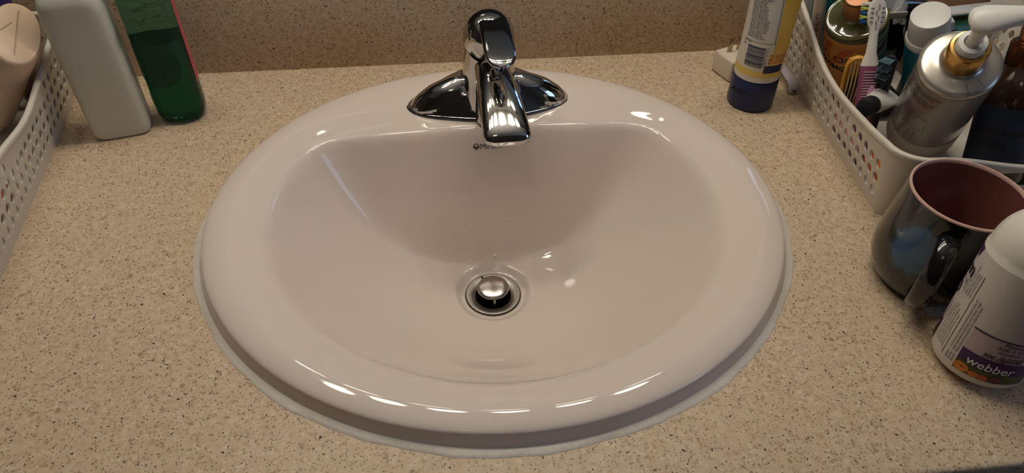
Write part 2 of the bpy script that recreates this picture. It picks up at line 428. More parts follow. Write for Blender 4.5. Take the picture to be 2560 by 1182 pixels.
# maker's mark printed on the back wall of the bowl
def Sbowl(u, v, off):
    x = -.0120 + u; y = .1103 + v * .47
    for _ in range(2):
        r = math.hypot(x - DX, y - DY); an = math.atan2(y - DY, x - DX) % (2 * PI)
    return Vector((x, y - off * .9, bowl_z(r, an) + off * .5))
logo_m = mat('grey_green_print', (78, 74, 68), rough=.4)
put_text('maker_mark', sink, logo_m, Sbowl, 'Mirolin', .0076, .0056, 0, off=.0003)
def arc(cx, cy, r0, r1, a0, a1, n=20):
    o = [(cx + r1 * math.cos(a0 + (a1 - a0) * i / n), cy + r1 * math.sin(a0 + (a1 - a0) * i / n)) for i in range(n + 1)]
    i_ = [(cx + r0 * math.cos(a0 + (a1 - a0) * i / n), cy + r0 * math.sin(a0 + (a1 - a0) * i / n)) for i in range(n + 1)]
    return [[o[k], o[k + 1], i_[k + 1], i_[k]] for k in range(n)]
put_poly('maker_emblem', sink, logo_m, Sbowl, arc(.0018, 0, .0026, .0033, -.5, PI + .5) + [[(-.0012, .0002), (.0002, .0012), (.0018, -.0002), (.0034, .0012), (.0048, .0002), (.0018, -.0032)]])

# water drops on the back wall and floor of the bowl
drop_m = mat('water', (232, 218, 206), rough=.03, spec=.8)
def drop(x, y, s, label):
    r = math.hypot(x - DX, y - DY); an = math.atan2(y - DY, x - DX) % (2 * PI); z = bowl_z(r, an)
    e = .0008; zx = bowl_z(math.hypot(x + e - DX, y - DY), math.atan2(y - DY, x + e - DX) % (2 * PI)); zy = bowl_z(math.hypot(x - DX, y + e - DY), math.atan2(y + e - DY, x - DX) % (2 * PI))
    nrm = Vector((-(zx - z) / e, -(zy - z) / e, 1)).normalized()
    o = mesh('water_drop', *loft([[p + Vector((0, -s * .25 * (p.z / s), 0)) for p in r_] for r_ in lathe([(s, 0), (s * .95, s * .3), (s * .7, s * .6), (s * .3, s * .75), (s * .02, s * .78)], 14)]), drop_m)
    o.matrix_world = Matrix.Translation(Vector((x, y, z))) @ nrm.to_track_quat('Z', 'Y').to_matrix().to_4x4()
    tag(o, label, 'water drop', 'water drops in the bowl')

# ------------------------------------------------------------ faucet
fx, fy, fz = .0075, .162, .0150
fa = thing('faucet', 'chrome single-lever faucet mounted on the back deck of the sink', 'faucet', (fx, fy, fz), STH + .02)
def build_plate():
    NTH, NS = 96, 26; rings = []
    for k in range(NS + 1):
        s = 1 - (k / NS) ** 1.0 if k else 1
        s = math.sin((1 - k / NS) * PI / 2) ** .8
        ring = []
        for i in range(NTH):
            t = 2 * PI * i / NTH; c, q = math.cos(t), math.sin(t)
            bx_ = .086 * math.copysign(abs(c) ** (2 / 2.3), c); by_ = .0275 * math.copysign(abs(q) ** (2 / 2.3), q)
            by_ *= 1 + .22 * math.exp(-(bx_ / .035) ** 2)
            x, y = bx_ * s, by_ * s
            edge = .0085 * (1 - max(0, (s - .84) / .16) ** 1.5)
            ax_ = abs(x); yn = y / max(by_, 1e-6) * s if False else y / .030
            H = .003 + .022 * min(1, max(0, 1 - (ax_ - .026) / .056)) ** 1.45
            tent = max(0, 1 - ((yn - .22) / (1.10 if yn < .22 else .80)) ** 2)
            ridge = H * (tent ** .85) * (1 - sst(.68, .97, s))
            ex, ey = (ax_ - .053) / .0280, (y + .0070) / .0140
            rr = ex * ex + ey * ey
            dome = .0075 * math.sqrt(1 - rr) if rr < 1 else 0
            z = edge + ridge + dome - .0008
            ring.append(Vector((x, y, max(0, z) if k else 0)))
        rings.append(ring)
    return loft(rings, False, False)
mesh('base_plate', *build_plate(), chrome, fa, angle=75)
mesh('plate_gasket', *loft([se(.0858, .0272, 64, 2.3, -.0010), se(.0858, .0272, 64, 2.3, .0004)]), gap_m, fa)
# body column, leaning a touch forward at the top
rings = []
for z, r, dy in ((0, .0315, -.003), (.004, .0322, -.003), (.02, .0305, -.002), (.036, .0285, -.001), (.050, .0268, 0), (.060, .0258, 0), (.0665, .0252, 0)):
    rings.append([Vector((r * .93 * math.cos(2 * PI * i / 56), dy + r * math.sin(2 * PI * i / 56), z + (.010 * math.sin(2 * PI * i / 56) if z > .04 else 0) * sst(.04, .0665, z))) for i in range(56)])
mesh('body', *loft(rings), chrome, fa)
rings = []
T = Matrix.Translation((0, 0, .0680)) @ Matrix.Rotation(math.radians(22), 4, 'X')
for r, z in ((.0236, -.0012), (.0236, .0008)):
    rings.append([T @ Vector((r * math.cos(2 * PI * i / 56), r * math.sin(2 * PI * i / 56), z)) for i in range(56)])
mesh('seam', *loft(rings), gap_m, fa)
han = mesh('handle', *loft([[T @ p for p in r] for r in lathe([(.0240, .0012), (.0252, .002), (.0254, .006), (.0248, .012), (.0232, .018), (.0200, .0235), (.0150, .0278), (.0090, .0302), (.0030, .0310), (.0004, .0311)], 56)]), chrome, fa)
# lever paddle: thin rounded tongue from the crown forward and down
lv = []
NL = 22
for k in range(NL + 1):
    t = k / NL
    y = .006 - .086 * t; z = .0945 - .0030 * t - .0070 * t * t
    e = 1 - abs(2 * t - 1) ** 5; wd = .0150 * (max(.0005, e) ** .5) * (1 - .04 * (1 - t)); th = .0042 * (max(.0005, e) ** .4)
    sec = []
    for i in range(28):
        a_ = 2 * PI * i / 28; c, q = math.cos(a_), math.sin(a_)
        x = wd * math.copysign(abs(c) ** (2 / 2.6), c); h = th * math.copysign(abs(q) ** (2 / 2.6), q)
        if q > 0: h -= .0012 * (1 - (x / wd) ** 2) * 1.0 * e
        sec.append(Vector((x + .0035, y + h * .35, z + h)))
    lv.append(sec)
mesh('lever', *loft(lv), chrome, han, angle=60)
# spout
sp = []
NSP = 30
for k in range(NSP + 1):
    t = k / NSP
    y = -.012 - .1065 * t; zt = .061 - .010 * t - .0145 * t * t + .004 * math.sin(PI * t)
    wd = .0165 + .0064 * t; ht = .014 - .0058 * t
    e = 1.0
    if t > .90: u_ = (t - .90) / .10; e = math.sqrt(max(.05, 1 - u_ ** 2.5))
    sec = []
    for i in range(40):
        a_ = 2 * PI * i / 40; c, q = math.cos(a_), math.sin(a_)
        x = wd * (e ** .5) * math.copysign(abs(c) ** (2 / 2.5), c)
        h = ht * e * math.copysign(abs(q) ** (2 / 2.5), q)
        if q < 0: h *= 1.15 - .25 * t
        sec.append(Vector((x + .0038 * t, y - h * .15, zt - ht + h)))
    sp.append(sec)
mesh('spout', *loft(sp), chrome, fa, angle=60)
sk = []
for z, a_, b_ in ((-.001, .0185, .030), (.012, .0175, .027), (.030, .0165, .022), (.044, .015, .016)):
    sk.append(se(a_, b_, 40, 2.6, z, 0, -.018))
mesh('spout_skirt', *loft(sk), chrome, fa)
ae = mesh('aerator', *loft([[p + Vector((.0032, -.0985, 0)) for p in r] for r in lathe([(.0115, .0225), (.0118, .0232), (.0118, .031)], 32)]), chrome_dull, fa)

# ------------------------------------------------------------ perforated storage baskets
def basket(loc, rotz, LX, LY, label, hfun, mirror=1, slot_sides=()):
    """floor LX by LY, corner nearest the sink and the viewer at the origin, y away; mirror=-1 extends to -x"""
    b = thing('storage_basket', label, 'basket', loc, rotz)
    FL = .19; rc = .013; TH = .0018; mx = mirror
    pu, pv, rh, NH, vb = .0132, .0146, .0045, 14, .0100
    def flip_if(F): return [tuple(f[::-1]) for f in F] if mx < 0 else F
    def wall(name, A, B, out, hf, slot):
        A, B, out = Vector(A), Vector(B), Vector(out); L0 = (B - A).length; d = (B - A) / L0
        A = A + d * rc; L = L0 - 2 * rc
        def S(u, v, off=0): return A + d * u + out * (FL * v + off) + Vector((0, 0, v))
        n = int(L / pu); u0 = (L - n * pu) / 2; V, F = [], []
        def add(pts): k = len(V); V.extend(pts); return list(range(k, k + len(pts)))
        def strip_(ua, ub, f0, f1):
            for off, fl in ((0, 0), (-TH, 1)):
                q = add([S(ua, f0(ua), off), S(ub, f0(ub), off), S(ub, f1(ub), off), S(ua, f1(ua), off)]); F.append(tuple(q[::-1] if fl else q))
        cst = lambda c: (lambda u: c)
        if u0 > 1e-4: strip_(0, u0, cst(0), hf); strip_(L - u0, L, cst(0), hf)
        for i in range(n):
            ua = u0 + i * pu; strip_(ua, ua + pu, cst(0), cst(vb))
            rows = max(0, int((min(hf(ua), hf(ua + pu)) - .0042 - vb) / pv))
            if slot and slot[0] < ua + pu / 2 < slot[1]: rows = min(rows, int((slot[2] - .003 - vb) / pv))
            for j in range(rows):
                va = vb + j * pv; cx_, cy_ = ua + pu / 2, va + pv / 2
                ring = [(cx_ + rh * .96 * math.cos(2 * PI * q / NH), cy_ + rh * 1.1 * math.sin(2 * PI * q / NH)) for q in range(NH)]
                sq = []
                for q in range(NH):
                    c, s_ = math.cos(2 * PI * q / NH), math.sin(2 * PI * q / NH); k_ = min(pu / 2 / max(abs(c), 1e-9), pv / 2 / max(abs(s_), 1e-9)); sq.append((cx_ + c * k_, cy_ + s_ * k_))
                cor = [(ua, va), (ua + pu, va), (ua + pu, va + pv), (ua, va + pv)]
                for off, fl in ((0, 0), (-TH, 1)):
                    a1 = add([S(*p, off) for p in ring]); a2 = add([S(*p, off) for p in sq])
                    for q in range(NH):
                        r_ = (q + 1) % NH; f = (a1[q], a2[q], a2[r_], a1[r_]); F.append(f[::-1] if fl else f)
                    for c_ in cor:
                        ang = math.atan2(c_[1] - cy_, c_[0] - cx_) % (2 * PI); q = int(ang / (2 * PI) * NH)
                        kk = add([S(*c_, off)])[0]; f = (a2[q], kk, a2[(q + 1) % NH]); F.append(f[::-1] if fl else f)
                t1 = add([S(*p, 0) for p in ring]); t2 = add([S(*p, -TH) for p in ring])
                for q in range(NH): r_ = (q + 1) % NH; F.append((t1[q], t1[r_], t2[r_], t2[q]))
            vt = vb + rows * pv
            if slot and slot[0] < ua + pu / 2 < slot[1]:
                sc_ = (slot[0] + slot[1]) / 2; hw = (slot[1] - slot[0]) / 2; cv, hh = (slot[2] + slot[3]) / 2, (slot[3] - slot[2]) / 2
                arc_ = lambda u: hh * math.sqrt(max(0, 1 - min(1, abs((u - sc_) / hw)) ** 4))
                for z_ in range(4):
                    a_, b_ = ua + pu * z_ / 4, ua + pu * (z_ + 1) / 4
                    strip_(a_, b_, cst(vt), lambda u: cv - arc_(u)); strip_(a_, b_, lambda u: cv + arc_(u), hf)
            else: strip_(ua, ua + pu, cst(vt), hf)
        mesh(name, V, F, plastic_w, b, smooth=False)
        return [S(L * k / 24, hf(L * k / 24), -TH / 2) for k in range(25)]
    def corner(cx, cy, a0, a1, h0, h1):
        V, F = [], []; N = 8; K = 5; top_ = []
        for off in (0, -TH):
            base = len(V)
            for i in range(N + 1):
                a = a0 + (a1 - a0) * i / N; h = h0 + (h1 - h0) * i / N
                for k in range(K + 1):
                    v = h * k / K; r = rc + FL * v + off; V.append(Vector((cx + r * math.cos(a), cy + r * math.sin(a), v)))
                if off == 0 and 0 < i < N: r = rc + FL * h - TH / 2; top_.append(Vector((cx + r * math.cos(a), cy + r * math.sin(a), h)))
            for i in range(N):
                for k in range(K):
                    q = base + i * (K + 1) + k; f = (q, q + K + 1, q + K + 2, q + 1); F.append(f if off == 0 else f[::-1])
        mesh('corner_panel', V, F, plastic_w, b)
        return top_
    # order: near-sink side, back, far side, front
    hs = lambda u: hfun(0, u + rc); hb = lambda u: hfun(u + rc, LY); h2 = lambda u: hfun(LX, LY - u - rc); hfr = lambda u: hfun(LX - u - rc, 0)
    slot = (LX * .26, LX * .62, .040, .058)
    path = []
    P0, P1, P2, P3 = (0, 0, 0), (0, LY, 0), (mx * LX, LY, 0), (mx * LX, 0, 0)
    A_ = lambda t: PI * t if mx > 0 else PI - PI * t
    path += wall('side_panel', P0, P1, (-mx, 0, 0), hs, None)
    path += corner(mx * rc, LY - rc, A_(1), A_(.5), hs(LY - 2 * rc), hb(0))
    path += wall('back_panel', P1, P2, (0, 1, 0), hb, None)
    path += corner(mx * (LX - rc), LY - rc, A_(.5), A_(0), hb(LX - 2 * rc), h2(0))
    path += wall('side_panel', P2, P3, (mx, 0, 0), h2, None)
    path += corner(mx * (LX - rc), rc, A_(0), A_(-.5), h2(LY - 2 * rc), hfr(0))
    path += wall('front_panel', P3, P0, (0, -1, 0), hfr, slot if 'f' in slot_sides else None)
    path += corner(mx * rc, rc, A_(-.5), A_(-1), hfr(LX - 2 * rc), hs(0))
    clean = [p for k, p in enumerate(path) if (p - path[k - 1]).length > 1e-5]
    rings = []; M_ = len(clean)
    for i in range(M_):
        p = clean[i]; d = (clean[(i + 1) % M_] - clean[i - 1]).normalized(); sd = d.cross(Vector((0, 0, 1))).normalized(); up = sd.cross(d)
        rings.append([p + sd * x + up * y for x, y in ((-.0022, -.0030), (.0022, -.0030), (.0026, -.0010), (.0024, .0006), (.0014, .0014), (-.0014, .0014), (-.0024, .0006), (-.0026, -.0010))])
    rings.append(rings[0])
    mesh('rim', *loft(rings, False, False), plastic_w, b, angle=70)
    fl = [[Vector((mx * LX / 2 + (LX / 2 - .0002 - rc) * cx + (rc - .0002) * math.cos(a), LY / 2 + (LY / 2 - .0002 - rc) * cy + (rc - .0002) * math.sin(a), z)) for cx, cy, a in [(sx, sy, PI / 2 * q + PI / 2 * k / 5) for q, (sx, sy) in enumerate(((1, 1), (-1, 1), (-1, -1), (1, -1))) for k in range(6)]] for z in (.0006, .0026)]
    mesh('base', *loft(fl), plastic_w, b)
    return b
def interp(pts, y):
    def lin_(y):
        if y <= pts[0][0]: return pts[0][1]
        for (a, ha), (b, hb) in zip(pts, pts[1:]):
            if y <= b: return ha + (hb - ha) * (y - a) / (b - a)
        return pts[-1][1]
    return sum(lin_(y + d) for d in (-.018, -.012, -.006, 0, .006, .012, .018)) / 7
RIM_R = [(0, .0775), (.027, .070), (.068, .064), (.112, .0585), (.155, .061), (.180, .071), (.222, .093), (.265, .106)]
RIM_L = [(0, .079), (.082, .0755), (.12, .067), (.152, .0625), (.197, .0725), (.269, .087), (.3, .090)]
def h_right(x, y):
    z = interp(RIM_R, y)
    return z - (.012 * sst(.02, .11, x) if y < .01 else 0)
rb = basket((.3424, -.038, .0), -.0585, .21, .278, 'white perforated plastic basket right of the sink, packed with toiletries', h_right, 1, ('f',))
def h_left(x, y): return interp(RIM_L, y)
lb = basket((-.405, -.052, .0), .0915, .21, .285, 'white perforated plastic basket left of the sink, holding upturned bottles', h_left, -1)

# ------------------------------------------------------------ left side bottles
def rring(a, b, z, e=4, n=64, cx=0, cy=0): return se(a, b, n, e, z, cx, cy)
wbm = mat('milky_plastic', (208, 205, 190), rough=.36, spec=.4)
wb = thing('shampoo_bottle', 'matte white rectangular bottle standing beside the left basket', 'bottle', (-.3640, .1670, 0), .225)
mesh('body', *loft([rring(.024, .017, .0006, 5), rring(.0250, .0175, .0012, 5), rring(.0265, .0187, .004, 5), rring(.0270, .0192, .010, 5), rring(.0270, .0192, .12, 5), rring(.0266, .0189, .130, 4.6), rring(.0252, .020, .139, 4.2), rring(.0235, .0175, .146, 3.6), rring(.018, .0145, .150, 3), rring(.0128, .0128, .152, 2), rring(.0125, .0125, .158, 2)]), wbm, wb)
mesh('cap', *loft(lathe([(.0150, .156), (.0155, .157), (.0155, .180), (.0145, .182)], 40)), wbm, wb)
Sw = lambda u, v, off: Vector((.0270 + off, u, v))
put_text('label_text', wb, ink_grey, Sw, fine_lines(7, 26, 34, rng), .0026, -.016, .098, rot=PI / 2 * 0, line=.9, off=.0004)

gm = bpy.data.materials.new('green_liquid'); gm.use_nodes = True; g_ = gm.node_tree.nodes['Principled BSDF']
g_.inputs['Base Color'].default_value = (.007, .15, .062, 1); g_.inputs['Roughness'].default_value = .03; g_.inputs['Transmission Weight'].default_value = .86; g_.inputs['IOR'].default_value = 1.36
gs = bpy.data.materials.new('green_clear_plastic'); gs.use_nodes = True; g2 = gs.node_tree.nodes['Principled BSDF']
g2.inputs['Base Color'].default_value = (.20, .52, .36, 1); g2.inputs['Roughness'].default_value = .05; g2.inputs['Transmission Weight'].default_value = .95; g2.inputs['IOR'].default_value = 1.2
gb = thing('mouthwash_bottle', 'transparent green bottle with dark green liquid next to the white bottle', 'bottle', (-.3090, .1870, 0), .08)
GE = 2.7
mesh('shell', *loft([rring(.017, .013, .0006, GE), rring(.0198, .0165, .002, GE), rring(.0230, .0190, .008, GE), rring(.0236, .0195, .016, GE), rring(.0236, .0195, .135, GE), rring(.025, .018, .148, GE), rring(.017, .015, .158, 2.2), rring(.014, .014, .162, 2), rring(.014, .014, .17, 2)]), gs, gb)
mesh('liquid', *loft([rring(.0165, .0125, .0012, GE), rring(.0190, .0158, .003, GE), rring(.0224, .0183, .009, GE), rring(.0229, .0188, .017, GE), rring(.0229, .0188, .090, GE)]), gm, gb)
mesh('cap', *loft(lathe([(.0165, .166), (.017, .167), (.0165, .190), (.015, .192)], 40)), mat('cap_white', (225, 225, 225), rough=.4), gb)
def Sg(u, v, off):
    c, s = math.cos(u), math.sin(u)
    return Vector(((.0236 + off) * math.copysign(abs(c) ** (2 / GE), c), (.0195 + off) * math.copysign(abs(s) ** (2 / GE), s), v))
put_patch('label', gb, mat('pink_label', (196, 92, 92), rough=.5), Sg, -.16, .75, .040, .145, 20, 2, .0004)
put_patch('label', gb, mat('blue_label', (30, 34, 74), rough=.4), Sg, PI - .35, PI + .28, .048, .088, 14, 2, .0004)
put_patch('label', gb, mat('pale_label', (150, 190, 160), rough=.4), Sg, PI + .05, PI + .32, .018, .034, 6, 2, .0004)
put_text('label_text', gb, mat('pale_print', (190, 200, 210)), lambda u, v, off: Sg(PI - .1 + u / .02, v, off), '//', .016, .0, .066, off=.0006)

beige = mat('beige_plastic', (216, 188, 160), rough=.38, noise=.04, nscale=30)
beige_d = mat('beige_groove', (176, 148, 122), rough=.6)
ax = Vector((.090, -.036, .110)).normalized()
cb = thing('conditioner_bottle', 'peach beige oval bottle standing upside down in the left basket', 'bottle', Vector((-.4130, .1530, .1150)) - ax * .1245, 0, axis=ax)
rotm = 0.12
def ov(a, b, z, e=2.15):
    a *= .94; b *= 1.0
    return [Matrix.Rotation(rotm, 3, 'Z') @ p for p in se(a, b, 56, e, z)]
mesh('body', *loft([ov(.010, .012, -.006), ov(.017, .024, -.003), ov(.0205, .032, .004), ov(.0222, .0355, .016), ov(.0218, .0358, .045), ov(.0212, .0350, .08), ov(.0215, .0350, .108), ov(.0216, .0347, .1185), ov(.0212, .0342, .1215), ov(.0203, .0330, .1240), ov(.0192, .0316, .1250)]), beige, cb)
def Scb(u, v, off): p = Matrix.Rotation(rotm, 3, 'Z') @ Vector((u, v, .1250 + off)); return p
put_poly('mould_line', cb, beige_d, Scb, [rect(-.0008, .0008, -.025, .025)], .0002)
put_poly('mould_line', cb, beige_d, Scb, [[(-.012, -.001), (-.0112, -.002), (-.0035, .0095), (-.0045, .0100)]], .0002)

pur = mat('purple_wrap', (60, 44, 108), rough=.35)
wht = mat('glossy_white', (225, 222, 216), rough=.3)
pk = thing('soap_packet', 'purple and white wrapped packet deep in the left basket', 'packet', (-.4325, .182, .004), .0915)
mesh('wrapper', *box(-.005, .005, -.026, .026, 0, .046, .003), pur, pk)
put_poly('printed_band', pk, wht, lambda u, v, off: Vector((u * .3, v * .6, .046 + off)), arc(.002, -.014, .006, .010, 0, 2 * PI), .0004)
put_poly('printed_dot', pk, wht, lambda u, v, off: Vector((u * .3, v * .6, .046 + off)), arc(.002, .022, .000, .010, 0, 2 * PI), .0004)
put_poly('printed_band', pk, wht, lambda u, v, off: Vector((.005 + off, u, v)), [rect(-.016, .016, .012, .018)], .0004)
bb = thing('lotion_bottle', 'tan bottle with small dark print standing at the back of the left basket', 'bottle', (-.4535, .2185, .003), .0915)
mesh('body', *loft([se(.016, .013, 40, 2.4, 0), se(.018, .0150, 40, 2.4, .003), se(.018, .015, 40, 2.4, .082), se(.015, .012, 40, 2.3, .090), se(.009, .009, 40, 2, .094)]), mat('tan_plastic', (176, 150, 118), rough=.4), bb)
mesh('cap', *loft([se(.011, .011, 32, 2, .092), se(.0115, .0115, 32, 2, .094), se(.011, .011, 32, 2, .118)]), mat('violet_cap', (66, 50, 116), rough=.3), bb)
put_text('label_text', bb, ink, lambda u, v, off: Vector((.018 + off, u, v)), 'X  N\nS E A', .010, -.009, .072, off=.0006)
cbx = thing('carton_box', 'cream printed carton at the back of the left basket behind the upturned beige bottle', 'box', (-.5040, .206, .003), .0915)
mesh('carton', *box(-.022, .022, -.016, .016, 0, .108, .0012), mat('cream_card', (205, 196, 180), rough=.6), cbx)
put_text('label_text', cbx, ink, lambda u, v, off: Vector((u, v, .108 + off)), 'NET 85 g\nLOT 4471', .0055, -.016, .004, off=.0002)
gt = thing('toothpaste_tube', 'grey tube lying at the front of the left basket', 'tube', (-.4550, .000, .020), .1)
mesh('body', *loft([[Matrix.Rotation(PI / 2, 3, 'X') @ p for p in r] for r in [se(.015, .0015, 32, 2, .05), se(.0145, .006, 32, 2, .02), se(.013, .0105, 32, 2, -.03), se(.009, .009, 32, 2, -.038)]]), mat('grey_tube', (110, 112, 110), rough=.3), gt)
mesh('cap', *loft([[Matrix.Rotation(PI / 2, 3, 'X') @ p for p in r] for r in lathe([(.0095, -.036), (.0095, -.052), (.008, -.053)], 28)]), ink, gt)
rt = thing('hair_brush', 'dull red round brush handle seen through the holes of the left basket', 'brush', (-.4300, .020, .004), .09)
mesh('handle', *tube([(-.002, -.06, .006), (-.001, 0, .007), (0, .045, .006)], .006, 14), mat('dull_red', (150, 70, 60), rough=.4), rt)

# ------------------------------------------------------------ sunscreen tube, adapter, clip
st_w = mat('tube_white', (222, 214, 200), rough=.4); st_y = mat('tube_yellow', (236, 190, 84), rough=.4); st_n = mat('navy_plastic', (22, 36, 84), rough=.32)
tb = thing('sunscreen_tube', 'yellow and white tube standing on its navy blue cap', 'tube', (.2925, .1575, 0), 0, axis=(-.01, .015, 1))
mesh('cap', *loft(lathe([(.0215, .0005), (.0236, .0012), (.0245, .004), (.0242, .034), (.0236, .0355), (.0225, .036)], 64)), st_n, tb)
A0 = math.radians(-118)
def tr(v): return .0236
def Tub(u, v, off):
    f = sst(.06, .22, v); a = A0 + u / .0236
    rx = .0236 + .006 * f + off; ry = .0236 * (1 - .75 * f) + off
    return Vector((rx * math.cos(a), ry * math.sin(a), v))
mesh('body', *loft([[Tub(2 * PI * .0236 * i / 64, v, 0) for i in range(64)] for v in (.0358, .05, .07, .09, .11, .13, .15, .17)]), st_w, tb)
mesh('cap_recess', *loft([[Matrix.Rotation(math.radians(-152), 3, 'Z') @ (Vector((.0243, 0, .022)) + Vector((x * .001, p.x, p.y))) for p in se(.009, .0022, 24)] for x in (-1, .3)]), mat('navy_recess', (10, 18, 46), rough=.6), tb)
put_patch('yellow_band', tb, mat('tube_pale_yellow', (230, 200, 104), rough=.4), Tub, -.0741, .0741, .0420, .0490, 64, 2, .0001)
put_patch('yellow_side', tb, st_y, Tub, .0120, .052, .0550, .1700, 24, 20, .0001)
put_patch('orange_fade', tb, mat('tube_orange', (226, 168, 96), rough=.4), Tub, .0085, .030, .0575, .0690, 12, 3, .0002)
put_patch('navy_flag', tb, st_n, Tub, .0060, .0270, .0465, .0560, 14, 3, .0003, top=lambda u: .0560, bot=lambda u: .0465 + .001)
dots = []
dm = [(.0100, .0590), (.0105, .0632), (.0115, .0672)] + [(.0165 + .0032 * i + .0015 * (j % 2), .0595 + .0032 * j) for i in range(4) for j in range(3)]
for u, v in dm: dots.append([(u + .0009 * math.cos(k), v + .0009 * math.sin(k)) for k in [2 * PI * q / 8 for q in range(8)]])
put_poly('orange_dots', tb, mat('burnt_orange', (176, 84, 34), rough=.5), Tub, dots, .0004)['kind'] = 'stuff'
bars = []; u = -.0135
r3 = random.Random(9); v = .0530
while v < .0745:
    t_ = r3.choice([.00035, .0006, .0009]); bars.append(rect(-.0155, .0035, v, v + t_)); v += t_ + r3.choice([.0004, .0006, .0009])
put_poly('barcode', tb, ink_navy, Tub, bars, .0003)['kind'] = 'stuff'
put_text('label_text', tb, ink_navy, Tub, '7 96501 14135 2', .0032, .0052, .0540, rot=PI / 2, off=.0003)
def frame(u0, u1, v0, v1, t=.0004): return [rect(u0, u1, v0, v0 + t), rect(u0, u1, v1 - t, v1), rect(u0, u0 + t, v0, v1), rect(u1 - t, u1, v0, v1)]
fr = []
for k in range(12): fr.append(rect(-.020 + .002 * k * 1.35, -.020 + .002 * (k + 1) * 1.35, .0795, .0799))
for k in range(20): fr.append([(.0104, .0797 + .0042 * k), (.0109, .0797 + .0042 * k), (.0109, .0797 + .0042 * (k + 1)), (.0104, .0797 + .0042 * (k + 1))])
put_poly('frame_line', tb, ink_navy, Tub, fr, .0003)
drugs = ('Drug Facts / Info-medicament. Ingredients: Avobenzone 3% Homosalate 10%\nOctisalate 5% Octocrylene 7% Uses: helps prevent sunburn\nWarnings: Skin cancer / Skin aging alert\nFor external use only. Do not use on\ndamaged or broken skin. When using this\nproduct keep out of eyes. Stop use and\nask a doctor if rash occurs. Keep out of\nreach of children. Directions: apply\ngenerously 15 minutes before sun\nexposure. Reapply at least every 2 hours')
put_text('label_text', tb, ink_navy, Tub, fine_lines(30, 15, 17, rng), .0026, -.0190, .1165, line=.86, off=.0003, bold=.00003)
put_text('label_text', tb, ink_navy, Tub, 'SPF 50\nmL', .0036, -.0225, .0765, off=.0003)

ad = thing('plug_adapter', 'small white plug-in adapter lying behind the yellow tube', 'adapter', (.2925, .216, 0), .35)
mesh('body', *box(-.0175, .0175, -.0165, .0165, .0004, .026, .003), mat('adapter_white', (220, 205, 188), rough=.4), ad)
for sx in (-.006, .007): mesh('prong', *box(sx - .0032, sx + .0032, .0045, .006, .025, .042, .0006), mat('prong_metal', (180, 160, 130), rough=.25, metal=1), ad)
cp = thing('plastic_clip', 'lilac grey plastic strap with a bent tip beside the right basket', 'clip', (0, 0, 0))
pth = [(.3480, .236, .010), (.3470, .222, .013), (.3470, .208, .0135), (.3475, .196, .0125), (.3480, .184, .0112), (.3480, .1755, .0098), (.3478, .1715, .0065), (.3476, .1700, .0022)]
vs, fs = tube(pth, 1, 14, rad=[(.0058, .0016)] * 6 + [(.0062, .0014), (.0060, .0012)])
vs = [Vector((p.x - .0020, p.y - .004, p.z)) for p in vs]
lil = mat('lilac_grey', (176, 168, 172), rough=.35)
mesh('strap', vs, fs, lil, cp)
mesh('tip_hole', *loft([[Vector((.3457 + p.x, .1650 - x, .0052 + p.y)) for p in se(.0024, .0012, 16)] for x in (0, .0012)]), ink_grey, cp)

# ------------------------------------------------------------ contents of the right basket
# pump bottle
ax = Vector((-.336, -.428, .839)); rad = .031
pbase = Vector((.382, .001, .133)) - ax * .132
pm = thing('pump_bottle', 'silver pump bottle with a gold collar and white nozzle', 'bottle', pbase, 0, axis=ax)
silver = mat('silver_plastic', (196, 188, 176), rough=.30, metal=.65, noise=.12, nscale=50)
silver_b = mat('silver_body', (150, 142, 132), rough=.34, metal=.35, noise=.15, nscale=25, coat=.6)
mesh('body', *loft(lathe([(.027, 0), (.030, .001), (.031, .004), (.031, .126)], 64), True, False), silver_b, pm)
mesh('base_band', *loft(lathe([(.0311, .004), (.0313, .005), (.0313, .030), (.0311, .031)], 64), False, False), mat('frosted_base', (186, 176, 162), rough=.4), pm)
mesh('shoulder', *loft(lathe([(.0309, .1262), (.0312, .128), (.0310, .1302), (.0300, .1318), (.027, .1332), (.022, .1340), (.018, .1348), (.0155, .1362), (.0145, .138)], 64)), silver, pm)
gold = mat('gold_metal', (206, 162, 96), rough=.24, metal=1, noise=.1, nscale=100)
mesh('collar', *loft(lathe([(.0150, .136), (.0152, .138), (.0150, .156), (.0142, .1575), (.0120, .1578), (.0114, .155)], 56)), gold, pm)
noz = mesh('nozzle_base', *loft(lathe([(.0110, .155), (.0110, .163), (.0102, .1645), (.0068, .165), (.0066, .161)], 48)), wht, pm)
mesh('nozzle_stem', *loft(lathe([(.0050, .160), (.0052, .180), (.0072, .186), (.0080, .191)], 32)), wht, noz)
hd = []
inv = pm.matrix_world.to_3x3().inverted()
dirw = Vector((.90, -.22, .12)).normalized(); dl = inv @ dirw; dl.z = .04; dl.normalize()
top = Vector((0, 0, .195))
n_ = 18
pts = [top - dl * .0112 + Vector((0, 0, -.0005)), top - dl * .0104, top - dl * .0075, top, top + dl * .010 + Vector((0, 0, .0005)), top + dl * .022 + Vector((0, 0, .0002)), top + dl * .036 - Vector((0, 0, .0015)), top + dl * .050 - Vector((0, 0, .005)), top + dl * .058 - Vector((0, 0, .009))]
vs, fs = tube(pts, 1, 24, rad=[(.0035, .002), (.0075, .0046), (.0105, .0060), (.0120, .0064), (.0098, .0060), (.0074, .0054), (.0058, .0048), (.0048, .004), (.0040, .003)])
mesh('nozzle_head', vs, fs, wht, noz, angle=70)
AP = math.radians(-128)
Sp = cylS(.031, AP)
put_text('label_text', pm, ink, Sp, 'HYDRATING SHAMPOO\nCOLLAGEN PEPTIDE', .0036, -.036, .116, off=.0003)
put_text('label_text', pm, ink, Sp, 'ADVANCED MOISTURE\nREPAIR REVITALISANTE\nAU COLLAGENE MC', .0034, -.036, .104, off=.0003)
